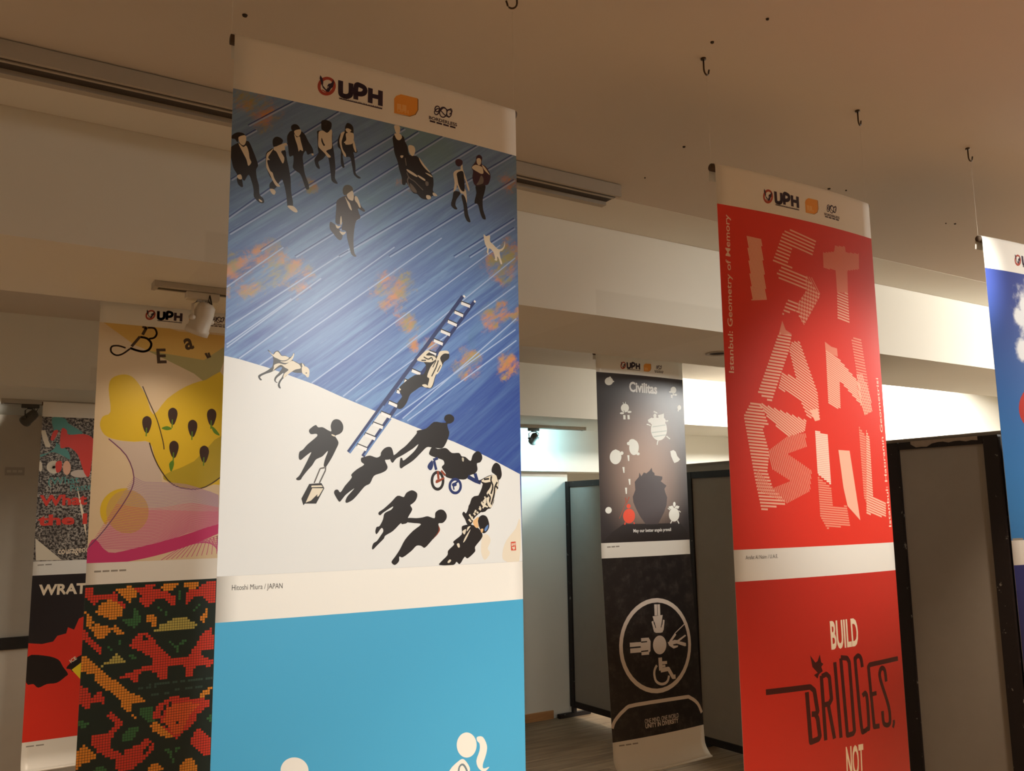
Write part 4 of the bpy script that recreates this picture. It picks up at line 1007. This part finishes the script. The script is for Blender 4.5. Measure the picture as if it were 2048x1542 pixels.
def sheet(B, label_top=True):
    bm = bmesh.new(); rows = []
    t0 = B.top
    # the hem: up the back, over the tube, then down the front
    R = 0.011; cz = -t0 * W - R
    prof = [(R * 2 + B.bow * 0.2, cz - 0.030), (R * 2, cz)] + [(R + R * math.cos(a), cz + R * math.sin(a)) for a in (math.pi * k / 8 for k in range(1, 8))]
    for (yy, zz) in prof:
        rows.append([bm.verts.new((u * W / NU, yy * 1.0 + B.yoff(u / NU, t0) + 0.0, zz)) for u in range(NU + 1)])
    vs = [t0 + 0.02 + .004]
    v = vs[0]
    while v < B.len - 0.20:
        v += 0.09; vs.append(v)
    vs = [x for x in vs if abs(x - VQ) > .03] + [VQ]; vs = sorted(vs)
    k = vs[-1]
    while k < B.len - .02:
        k += .022; vs.append(k)
    for v in vs: rows.append([bm.verts.new(B.at(u / NU, v)[0]) for u in range(NU + 1)])
    for a, b in zip(rows, rows[1:]):
        for i in range(NU): bm.faces.new((a[i], b[i], b[i + 1], a[i + 1]))
    bmesh.ops.recalc_face_normals(bm, faces=list(bm.faces))
    o = obj('sheet', bm, 'sheet_vinyl', B.root, True)
    md = o.modifiers.new('thickness', 'SOLIDIFY'); md.thickness = 0.0005; md.offset = 0
    # the tube inside the hem
    bm = bmesh.new(); yb = B.yoff(.5, 0) + R
    tube(bm, [(-0.005, B.yoff(0, 0) + R, cz), (0.3, B.yoff(.5, 0) + R, cz), (W + .005, B.yoff(1, 0) + R, cz)], R * .88, 14); obj('tube', bm, 'tube_brown', B.root, True)
    # weighted bottom edge
    p0, _ = B.at(0, B.len - .004); p1, _ = B.at(1, B.len - .004); pm_, _ = B.at(.5, B.len - .004)
    tubeo('bottom_rod', [p0 + Vector((0, .006, .004)), pm_ + Vector((0, .006, .004)), p1 + Vector((0, .006, .004))], 0.0055, 'sheet_vinyl', B.root, 10)
def cords(B, z_anchor, y_shift=0.0, us=(0.0, 1.0), cr=0.00028):
    for u in us:
        tp = Vector((u * W + (-.003 if u < .5 else .003), B.yoff(u, 0) + .011, -B.top * W - .001))
        an = Vector((tp.x, tp.y + y_shift, z_anchor))
        tubeo('cord', [tp, an], cr, 'cord_nylon', B.root, 6)

def curve(pts, closed, m=3):
    "Catmull-Rom curve through the points"
    n = len(pts); out = []
    if n < 4 and not closed: return pts
    for i in range(n if closed else n - 1):
        if closed: p = [pts[(i + k) % n] for k in (-1, 0, 1, 2)]
        else: p = [pts[min(max(i + k, 0), n - 1)] for k in (-1, 0, 1, 2)]
        for j in range(m):
            f = j / m
            out.append(tuple(0.5 * (2 * p[1][c] + (p[2][c] - p[0][c]) * f + (2 * p[0][c] - 5 * p[1][c] + 4 * p[2][c] - p[3][c]) * f * f + (3 * p[1][c] - p[0][c] - 3 * p[2][c] + p[3][c]) * f ** 3) for c in (0, 1)))
    if not closed: out.append(pts[-1])
    return out
class Print:
    "collects flat print on a sheet, in banner widths, and builds it as one mesh"
    def __init__(s, B): s.B = B; s.tri = []; s.mats = []; s.n = 0
    def mi(s, m):
        if m not in s.mats: s.mats.append(m)
        return s.mats.index(m)
    def tris(s, m, layer, pts, tr):
        i = s.mi(m); off = (0.00035 if layer < 0 else 0.00045) + s.n * 1.5e-6; s.n += 1
        for (a, b, c) in tr:
            A, Bq, C = pts[a], pts[b], pts[c]
            ar = (Bq[0] - A[0]) * (C[1] - A[1]) - (Bq[1] - A[1]) * (C[0] - A[0])
            if abs(ar) < 1e-10: continue
            s.tri.append((i, off, (A, Bq, C) if ar < 0 else (A, C, Bq)))
    def poly(s, m, layer, pts):
        if len(pts) < 3: return
        tr = tessellate_polygon([[Vector((p[0], p[1], 0)) for p in pts]])
        s.tris(m, layer, pts, tr)
    def stroke(s, m, layer, w, pts):
        P_ = []; T_ = []
        for (a, b) in zip(pts, pts[1:]):
            d = Vector((b[0] - a[0], b[1] - a[1])); L = d.length
            if L < 1e-6: continue
            d /= L; n = Vector((-d.y, d.x)) * w / 2; k = len(P_)
            P_ += [(a[0] + n.x, a[1] + n.y), (a[0] - n.x, a[1] - n.y), (b[0] - n.x, b[1] - n.y), (b[0] + n.x, b[1] + n.y)]
            T_ += [(k, k + 1, k + 2), (k, k + 2, k + 3)]
        if w > .009:
            for a in pts[1:-1]:
                k = len(P_); P_.append(a)
                P_ += [(a[0] + w / 2 * math.cos(q * math.pi / 4), a[1] + w / 2 * math.sin(q * math.pi / 4)) for q in range(8)]
                T_ += [(k, k + 1 + q, k + 1 + (q + 1) % 8) for q in range(8)]
        s.tris(m, layer, P_, T_)
    def ell(s, m, layer, f, ring=0.0):
        n = 40; c = f[:2]; ax = f[2:4]; ay = f[4:6]
        out = [(c[0] + ax[0] * math.cos(a) + ay[0] * math.sin(a), c[1] + ax[1] * math.cos(a) + ay[1] * math.sin(a)) for a in (2 * math.pi * k / n for k in range(n))]
        if not ring:
            s.tris(m, layer, [c] + out, [(0, k + 1, (k + 1) % n + 1) for k in range(n)]); return
        inn = []
        for p in out:
            d = Vector((p[0] - c[0], p[1] - c[1])); q = d.normalized() * ring; inn.append((p[0] - q.x, p[1] - q.y))
        s.tris(m, layer, out + inn, [x for k in range(n) for x in ((k, (k + 1) % n, n + (k + 1) % n), (k, n + (k + 1) % n, n + k))])
    def hatch(s, m, layer, pts, ang, sp, w):
        a = math.radians(ang); d = (math.cos(a), math.sin(a)); nn = (-d[1], d[0])
        q = [p[0] * nn[0] + p[1] * nn[1] for p in pts]; k = min(q) + sp / 2; P_ = []; T_ = []
        while k < max(q):
            hit = []
            for i in range(len(pts)):
                p1, p2 = pts[i], pts[(i + 1) % len(pts)]; q1, q2 = q[i] - k, q[(i + 1) % len(pts)] - k
                if (q1 > 0) != (q2 > 0):
                    f = q1 / (q1 - q2); x = p1[0] + (p2[0] - p1[0]) * f; yv = p1[1] + (p2[1] - p1[1]) * f
                    hit.append(x * d[0] + yv * d[1])
            hit.sort()
            for h0, h1_ in zip(hit[::2], hit[1::2]):
                b = len(P_)
                for (hh, e) in ((h0, -w / 2), (h1_, -w / 2), (h1_, w / 2), (h0, w / 2)):
                    P_.append((hh * d[0] + (k + e) * nn[0], hh * d[1] + (k + e) * nn[1]))
                T_ += [(b, b + 1, b + 2), (b, b + 2, b + 3)]
            k += sp
        s.tris(m, layer, P_, T_)
    def text(s, m, layer, txt, a, b, h, bold):
        cu = bpy.data.curves.new('txt', 'FONT'); cu.body = txt; cu.offset = 0.009 * bold; cu.resolution_u = 3
        to = bpy.data.objects.new('txt', cu); COL.objects.link(to)
        me = bpy.data.meshes.new_from_object(to.evaluated_get(bpy.context.evaluated_depsgraph_get()))
        co = [v.co.copy() for v in me.vertices]; me.calc_loop_triangles(); tr = [tuple(t_.vertices) for t_ in me.loop_triangles]
        bpy.data.objects.remove(to); bpy.data.curves.remove(cu); bpy.data.meshes.remove(me)
        if not co: return
        x0 = min(c.x for c in co); x1 = max(c.x for c in co); y1 = max(c.y for c in co)
        d = Vector((b[0] - a[0], b[1] - a[1])); L = d.length; d /= L; upv = Vector((d.y, -d.x))
        pts = [(a[0] + d.x * (c.x - x0) / (x1 - x0) * L + upv.x * c.y / y1 * h, a[1] + d.y * (c.x - x0) / (x1 - x0) * L + upv.y * c.y / y1 * h) for c in co]
        s.tris(m, layer, pts, tr)
    def run(s, ops, du=0.0, dv=0.0):
        pr = lambda f: [(f[i] / 1e4 + du, f[i + 1] / 1e4 + dv) for i in range(0, len(f), 2)]
        for e in sorted(ops, key=lambda q: q[2]):
            k = e[0]
            if k == 'C': s.poly(e[1], e[2], curve(pr(e[3]), True))
            elif k == 'Q': s.stroke(e[1], e[2], e[3] / 1e4, curve(pr(e[4]), False))
            elif k == 'P': s.poly(e[1], e[2], pr(e[3]))
            elif k == 'S': s.stroke(e[1], e[2], e[3] / 1e4, pr(e[4]))
            elif k in 'ER':
                f = [x / 1e4 for x in e[-1]]; f[0] += du; f[1] += dv
                s.ell(e[1], e[2], f, e[3] / 1e4 if k == 'R' else 0.0)
            elif k == 'H': s.hatch(e[1], e[2], pr(e[6]), e[3], e[4] / 1e4, e[5] / 1e4)
            elif k == 'T': s.text(e[1], e[2], e[3], (e[4] / 1e4 + du, e[5] / 1e4 + dv), (e[6] / 1e4 + du, e[7] / 1e4 + dv), e[8] / 1e4, e[9])
    def ground(s, m, v0, v1):
        s.tris(m, -3, [(0, v0), (1, v0), (1, v1), (0, v1)], [(0, 1, 2), (0, 2, 3)])
    def build(s, name, v0, v1, uv0):
        "keeps what lies between v0 and v1"
        bm = bmesh.new()
        for (i, off, tri) in s.tri:
            f = bm.faces.new([bm.verts.new((p[0], p[1], off)) for p in tri]); f.material_index = i
        def cut(co, no, clear=False):
            bmesh.ops.bisect_plane(bm, geom=list(bm.verts) + list(bm.edges) + list(bm.faces), dist=1e-6, plane_co=co, plane_no=no, clear_outer=clear)
        cut((0, 0, 0), (-1, 0, 0), True); cut((1, 0, 0), (1, 0, 0), True)
        cut((0, v0, 0), (0, -1, 0), True); cut((0, v1, 0), (0, 1, 0), True)
        for k in range(1, NU): cut((k / NU, 0, 0), (1, 0, 0))
        for vv in (VQ, s.B.len - .13, s.B.len - .085, s.B.len - .04): cut((0, vv, 0), (0, 1, 0))
        uvl = bm.loops.layers.uv.new('UVMap'); nor = []
        for f in bm.faces:
            for lp in f.loops: lp[uvl].uv = (lp.vert.co.x, lp.vert.co.y - uv0)
        for v in bm.verts:
            p, n = s.B.at(v.co.x, v.co.y, v.co.z); v.co = p; nor.append(n)
        me = bpy.data.meshes.new(name); bm.to_mesh(me); bm.free()
        for p in me.polygons: p.use_smooth = True
        me.normals_split_custom_set_from_vertices(nor)
        return link(name, me, s.mats, s.B.root)

def split(ops, v):   # shapes of one banner sorted into upper and lower poster by where they start
    up_, lo_ = [], []
    for e in ops:
        f = e[4:6] if e[0] == 'T' else e[-1]
        (up_ if f[1] / 1e4 < v else lo_).append(e)
    return up_, lo_
def finish(B, ops, top_ground, low_ground, z_anchor, label, y_shift=0.0, header=True, us=(0.0, 1.0), p1=VP, cr=0.00028):
    sheet(B); cords(B, z_anchor, y_shift, us, cr)
    upper, rest = split(ops, VPB); caps, rest = split(rest, VQ); lower, cap2 = split(rest, VQB)
    if header:
        P_ = Print(B); P_.run(ART['HEADER']); o = P_.build('header_print', 0.026 + B.top, VP, 0); o['label'] = 'printed crest, lettering, orange leaf and knot emblem'
    P_ = Print(B); P_.ground(top_ground, p1, VPB); P_.run(upper); P_.build('upper_poster', p1, VPB, VP)
    P_ = Print(B); P_.ground(low_ground, VQ, VQB)
    if low_ground == 'print_mosaic': mosaic(P_)
    P_.run(lower); P_.build('lower_poster', VQ, VQB, VQ)
    if caps: P_ = Print(B); P_.run(caps); P_.build('caption', VPB, VQ, 0)
    if cap2: P_ = Print(B); P_.run(cap2); P_.build('lower_caption', VQB, B.len - .03, 0)
    tag(B.root, label, 'banner', 'banners hung in rows')
def mosaic(P_):
    c = 1.0 / 68; polys = []
    for col, f in ART['MOSAIC']:
        pts = [(f[i] / 1e4, f[i + 1] / 1e4) for i in range(0, len(f), 2)]
        polys.append((col, pts, min(p[0] for p in pts), max(p[0] for p in pts), min(p[1] for p in pts), max(p[1] for p in pts)))
    cells = {}
    for j in range(int(PH / c)):
        for i in range(68):
            x, yv = (i + .5) * c, VQ + (j + .5) * c
            if x > .80: x = 1.60 - x
            hit = None
            for col, pts, x0, x1, y0, y1 in polys:
                if x < x0 or x > x1 or yv < y0 or yv > y1: continue
                ins = False
                for k in range(len(pts)):
                    (ax, ay), (bx, by) = pts[k], pts[k - 1]
                    if (ay > yv) != (by > yv) and x < (bx - ax) * (yv - ay) / (by - ay) + ax: ins = not ins
                if ins: hit = col
            if hit: cells.setdefault(hit, []).append((i * c, VQ + j * c))
    for col, lst in cells.items():
        pts, tr = [], []
        for (x, yv) in lst:
            k = len(pts); g = c * .07
            pts += [(x + g, yv + g), (x + c - g, yv + g), (x + c - g, yv + c - g), (x + g, yv + c - g)]
            tr += [(k, k + 1, k + 2), (k, k + 2, k + 3)]
        P_.tris(col, 1, pts, tr)

B1 = Banner(0.609, 2.504, 1.449, 0.0, 0.003, 0.010)
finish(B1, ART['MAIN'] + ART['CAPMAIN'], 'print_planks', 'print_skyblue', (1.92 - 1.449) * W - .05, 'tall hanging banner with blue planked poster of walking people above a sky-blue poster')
B2 = Banner(2.603, 2.501, 1.451, -0.018, 0.005, 0.016)
finish(B2, ART['RED'], 'print_red', 'print_red2', (1.92 - 1.451) * W - .05, 'hanging banner with red posters, slanted striped letters above dark tall lettering')
B3 = Banner(4.481, 5.781, 1.352, 0.018, 0.001, 0.014, 0.07)
finish(B3, ART['CIV'], 'print_brown', 'print_black', (1.92 - 1.352) * W, 'black hanging banner with white winged figures above a circle of pictograms')
B4 = Banner(0.638, 5.672, 1.3595, 0.0, 0.0, 0.0)
finish(B4, ART['BEAN'], 'print_cream', 'print_mosaic', (1.92 - 1.3595) * W, 'hanging banner with yellow pear shape and dark seeds above an orange and red stitched pattern')
B5 = Banner(0.582, 9.04, 1.244, 0.0, 0.0, 0.0, 0.0, LEN, 0.16)
finish(B5, ART['FAR'], 'print_grain', 'print_charcoal', (1.92 - 1.244) * W, 'narrow far hanging banner with grainy red and teal lettering above a red and black poster', header=False, p1=0.30)
B6 = Banner(4.529, 2.462, 1.432, 0.0, 0.0, 0.020)
finish(B6, ART['RT'], 'print_sky', 'print_navy', (1.92 - 1.432) * W - .05, 'hanging banner with blue sky poster, white clouds and a rounded red shape', cr=0.0009)

# ------------------------------------------------------------------ hooks in the ceiling
def hook(p, label, rz):
    root = empty('ceiling_hook', p, rz)
    bm = bmesh.new(); tube(bm, [(0, 0, 0), (0, 0, -.004)], .007, 12); obj('collar', bm, 'hook_metal', root, True)
    pts = [(0, 0, 0), (0, 0, -.026)] + [(.011 * (1 - math.cos(a)), 0, -.030 - .012 * math.sin(a)) for a in (math.pi * k / 7 for k in range(0, 8))]
    pts += [(.024, 0, -.024)]
    tubeo('bent_wire', pts, .0022, 'hook_metal', root, 8)
    tag(root, label, 'hook', 'screw hooks that carry the banners')
hz = 1.92
for B, u, lab, rz in ((B1, 0, 'bent metal ceiling hook over the left end of the blue planked banner', 0.4), (B1, 1, 'bent metal ceiling hook over the right end of the blue planked banner', 2.6),
                      (B2, 0, 'bent metal ceiling hook over the left end of the red lettered banner', 0.2), (B2, 1, 'bent metal ceiling hook over the right end of the red lettered banner', 0.3),
                      (B6, 0, 'bent metal ceiling hook over the left end of the blue sky banner', 0.0), (B6, 1, 'bent metal ceiling hook over the right end of the blue sky banner', 0.4)):
    mw = Matrix.Translation(B.root.location) @ Matrix.Rotation(B.root.rotation_euler.z, 4, 'Z')
    p = mw @ Vector((u * W + (-.003 if u < .5 else .003), B.yoff(u, 0) + .011, 0)); p.z = (hz + EYE) * W
    p.x -= math.cos(rz) * .011; p.y -= math.sin(rz) * .011
    hook(p, lab, rz)

# ------------------------------------------------------------------ lighting tracks and spotlights
def track(x0, x1, y, z, w, h, label, caps=True, slot=True):
    root = empty('lighting_track', V3((x0 + x1) / 2, y, z)); L = (x1 - x0) * W / 2
    bm = bmesh.new(); box(bm, -L, L, -w / 2, w / 2, -h, 0); bmesh.ops.bevel(bm, geom=list(bm.edges), offset=.002, segments=1, affect='EDGES'); obj('channel', bm, 'rail_paint', root)
    if slot:
        bm = bmesh.new(); box(bm, -L + .01, L - .01, -w * .18, w * .18, -h - .0012, -h + .002); obj('slot', bm, 'rail_dark', root)
        for e in (-1, 1):
            bm = bmesh.new(); box(bm, e * L - .006, e * L + .006, -w / 2 - .002, w / 2 + .002, -h - .002, 0); obj('end_cap', bm, 'rail_paint', root)
    tag(root, label, 'lighting track'); return root
tr1 = empty('lighting_track', V3(0.5, 3.93, ZC)); tag(tr1, 'long grooved lighting rail fixed on the ceiling in front of the beam', 'lighting track')
L0, L1 = (-2.7 - .5) * W, (3.20 - .5) * W
for nm, (ya, yb_, za, zb), mt in (('channel', (-.052, .052, -.036, 0), 'rail_paint'), ('lip', (-.058, -.046, -.046, -.004), 'rail_paint'), ('lip', (.030, .056, -.050, -.004), 'rail_paint'), ('lip', (-.020, -.010, -.040, -.030), 'rail_paint'), ('groove', (-.044, -.022, -.0375, -.034), 'rail_dark'), ('groove', (-.008, .028, -.0375, -.034), 'rail_dark')):
    bm = bmesh.new(); box(bm, L0, L1, ya, yb_, za, zb); obj(nm, bm, mt, tr1)
tr2 = track(0.834, 2.3, 5.03, 1.30, .055, .020, 'short pale lighting track under the front beam before the yellow banner')
tr3 = track(0.29, 2.2, 10.25, 1.235, .060, .026, 'lighting track under the back beam above the grainy lettered banner')
tr4 = track(4.6, 7.75, 10.34, 1.235, .060, .026, 'lighting track under the back beam above the pale wall')

def spotlight(pos, aim, mat, label, s=1.0, drop=0.06):
    root = empty('track_spotlight', pos)
    bm = bmesh.new(); box(bm, -.055 * s, .055 * s, -.017 * s, .017 * s, -.026 * s, 0); bmesh.ops.bevel(bm, geom=list(bm.edges), offset=.003, segments=1, affect='EDGES'); obj('adapter', bm, mat, root)
    tubeo('stem', [(0, 0, -.02 * s), (0, 0, -drop * s)], .008 * s, mat, root)
    d = (Vector(aim)).normalized(); q = d.to_track_quat('Z', 'Y').to_matrix().to_4x4()
    c = Vector((0, 0, -(drop + .062) * s)); sd = (q @ Vector((1, 0, 0))); sd.z = 0; sd.normalize()
    tubeo('yoke', [c + sd * .042 * s, c + sd * .044 * s + Vector((0, 0, .045 * s)), c + sd * .020 * s + Vector((0, 0, .062 * s)), c - sd * .020 * s + Vector((0, 0, .062 * s)), c - sd * .044 * s + Vector((0, 0, .045 * s)), c - sd * .042 * s], .0045 * s, mat, root)
    prof = [(0, -.060), (.018, -.058), (.030, -.048), (.034, -.020), (.036, .030), (.040, .034), (.040, .052), (.036, .052), (.033, .040)]
    bm = bmesh.new(); rg = []
    for r, h in prof:
        rg.append([bm.verts.new(c + q @ Vector((max(r, .0008) * s * math.cos(k * math.pi / 10), max(r, .0008) * s * math.sin(k * math.pi / 10), h * s))) for k in range(20)])
    for A, Bq in zip(rg, rg[1:]):
        for k in range(20): bm.faces.new((A[k], A[(k + 1) % 20], Bq[(k + 1) % 20], Bq[k]))
    hd = obj('lamp_head', bm, mat, root, True)
    bm = bmesh.new(); bm.faces.new([bm.verts.new(c + q @ Vector((.034 * s * math.cos(k * math.pi / 10), .034 * s * math.sin(k * math.pi / 10), .040 * s))) for k in range(20)]); obj('lens', bm, 'label_card', hd)
    for e in (-1, 1):
        bm = bmesh.new(); tube(bm, [c + sd * e * .036 * s, c + sd * e * .052 * s], .009 * s, 10); obj('knob', bm, mat, root, True)
    lw = bpy.data.objects  # cable
    tubeo('cable', [(.02 * s, 0, -.022 * s), Vector((.035 * s, .0, -.05 * s)), c + q @ Vector((.0, .0, -.075 * s)) + Vector((0, 0, .012)), c + q @ Vector((0, 0, -.055 * s))], .0025 * s, 'rail_dark', root, 6)
    tag(root, label, 'spotlight', 'track spotlights under the beams'); return c
zt = (1.30 + EYE) * W - .020; zt2 = (1.235 + EYE) * W - .026
spotlight(Vector((1.09 * W, 5.03 * W, zt)), (-.25, .35, -.9), 'lamp_white', 'pale spotlight on the short track before the yellow banner', 1.0, .03)
spotlight(Vector((0.545 * W, 10.25 * W, zt2)), (-.5, .5, -.5), 'lamp_dark', 'dark spotlight on the track above the grey display board', .9, .03)
spotlight(Vector((6.86 * W, 10.34 * W, zt2)), (.30, .8, -.45), 'lamp_dark', 'dark spotlight with wire yoke on the track at the pale wall', .95, .03)
spot('lamp_cool', (6.98, 10.20, 0.98), (7.05, 10.72, 0.78), 14, COOL, 165, .5, .03)
spot('lamp_left', (0.30, 10.45, 1.06), (-0.10, 10.8, 1.22), 1.0, WARM, 110, .8, .03)
spot('lamp_yellow', (1.02, 5.10, 1.02), (0.9, 5.66, -0.2), 5, WARM2, 110, 1.0, .03)

# ------------------------------------------------------------------ partitions and display board
def partition(x0, y0, x1, y1, z0, z1, label, post=0.10, rail=0.085, feet=True, scuff=None):
    a = V3(x0, y0, ZF); b = V3(x1, y1, ZF); d = b - a; L = d.length
    root = empty('folding_partition', a, math.atan2(d.y, d.x))
    zl, zh = (z0 - ZF) * W, (z1 - ZF) * W; p = post * W; r = rail * W; T = .020
    for nm, A, Bx in (('post', (0, -T, zl), (p, T, zh)), ('post', (L - p, -T, zl), (L, T, zh)), ('top_rail', (p, -T * .9, zh - r), (L - p, T * .9, zh)), ('bottom_rail', (p, -T * .9, zl), (L - p, T * .9, zl + r))):
        boxo(nm, A, Bx, 'part_frame', root, .002)
    boxo('panel', (p, -T * .35, zl + r), (L - p, T * .35, zh - r), 'part_panel', root)
    if feet:
        for xx in (p * .5, L - p * .5):
            f = boxo('foot', (xx - .022, -.17, 0.0), (xx + .022, .17, .035), 'part_frame', root, .004)
            boxo('foot_strut', (xx - .015, -.018, .03), (xx + .015, .018, zl + .01), 'part_frame', root)
    tag(root, label, 'partition', 'grey partitions in black frames'); return root
A = partition(7.735, 10.785, 7.76, 8.95, -2.80, 0.455, 'grey partition in black frame standing end-on to the pale wall')
Bp = partition(8.0, 8.46, 8.05, 6.3, -2.855, 0.487, 'grey partition in black frame right behind the pictogram banner')
C = partition(6.60, 4.545, 6.60, 3.60, -2.80, 0.527, 'grey partition with torn strip on its top rail beside the red banner', .115, .06)
D = partition(6.62, 3.585, 6.66, 2.2, -2.80, 0.527, 'grey partition with tan tape on its top rail behind the sky banner', .03, .06)
E_ = partition(7.20, 5.25, 7.20, 3.40, -2.80, 0.605, 'taller grey-brown panel just behind the partition with the torn strip', .02, .02)
F_ = partition(8.42, 9.0, 8.42, 6.2, -2.80, 0.625, 'taller grey-brown panel behind the pictogram banner partition', .02, .02)
for o in (E_, F_):
    for ch in o.children:
        if ch.name.startswith(('post', 'top_rail')): ch.data.materials[0] = MATS['part_panel']
# torn strip and tape on the rails
bm = bmesh.new(); random.seed(3)
top = []; bot = []
for k in range(13):
    x = .14 + k * .028
    top.append((x, -.0215, (0.527 - ZF) * W + .001)); bot.append((x, -.0215, (0.527 - ZF) * W - (.026 if 1 <= k < 4 else .012) - random.random() * .008))
vt = [bm.verts.new(p) for p in top]; vb = [bm.verts.new(p) for p in bot]; vk = [bm.verts.new((p[0], .015, p[2] + .0012)) for p in top]
for i in range(12):
    bm.faces.new((vb[i], vb[i + 1], vt[i + 1], vt[i])); bm.faces.new((vt[i], vt[i + 1], vk[i + 1], vk[i]))
obj('torn_strip', bm, 'torn_paper', C)
boxo('tape', (.004, -.0215, (0.527 - ZF) * W - .026), (.10, .021, (0.527 - ZF) * W + .0015), 'tape_tan', D)

db = empty('display_board', V3(0.0, 10.66, ZF)); tag(db, 'large grey display board with a black ledge against the back wall', 'display board')
zz = lambda z: (z - ZF) * W
boxo('upper_panel', (-1.2, -.012, zz(-1.19)), (0.95, .012, zz(1.115)), 'board_grey', db)
boxo('lower_panel', (-1.2, -.012, .02), (0.95, .012, zz(-1.31)), 'board_pale', db)
boxo('ledge', (-1.2, -.045, zz(-1.31)), (0.95, .014, zz(-1.19)), 'black_rail', db, .006)
lb = boxo('label_card', (.222, -.0145, zz(.475)), (.330, -.0115, zz(.56)), 'label_card', db)
for i in range(3):
    boxo('lettering', (.232 + i * .031, -.0152, zz(.505)), (.256 + i * .031, -.0140, zz(.530)), 'board_grey', lb)
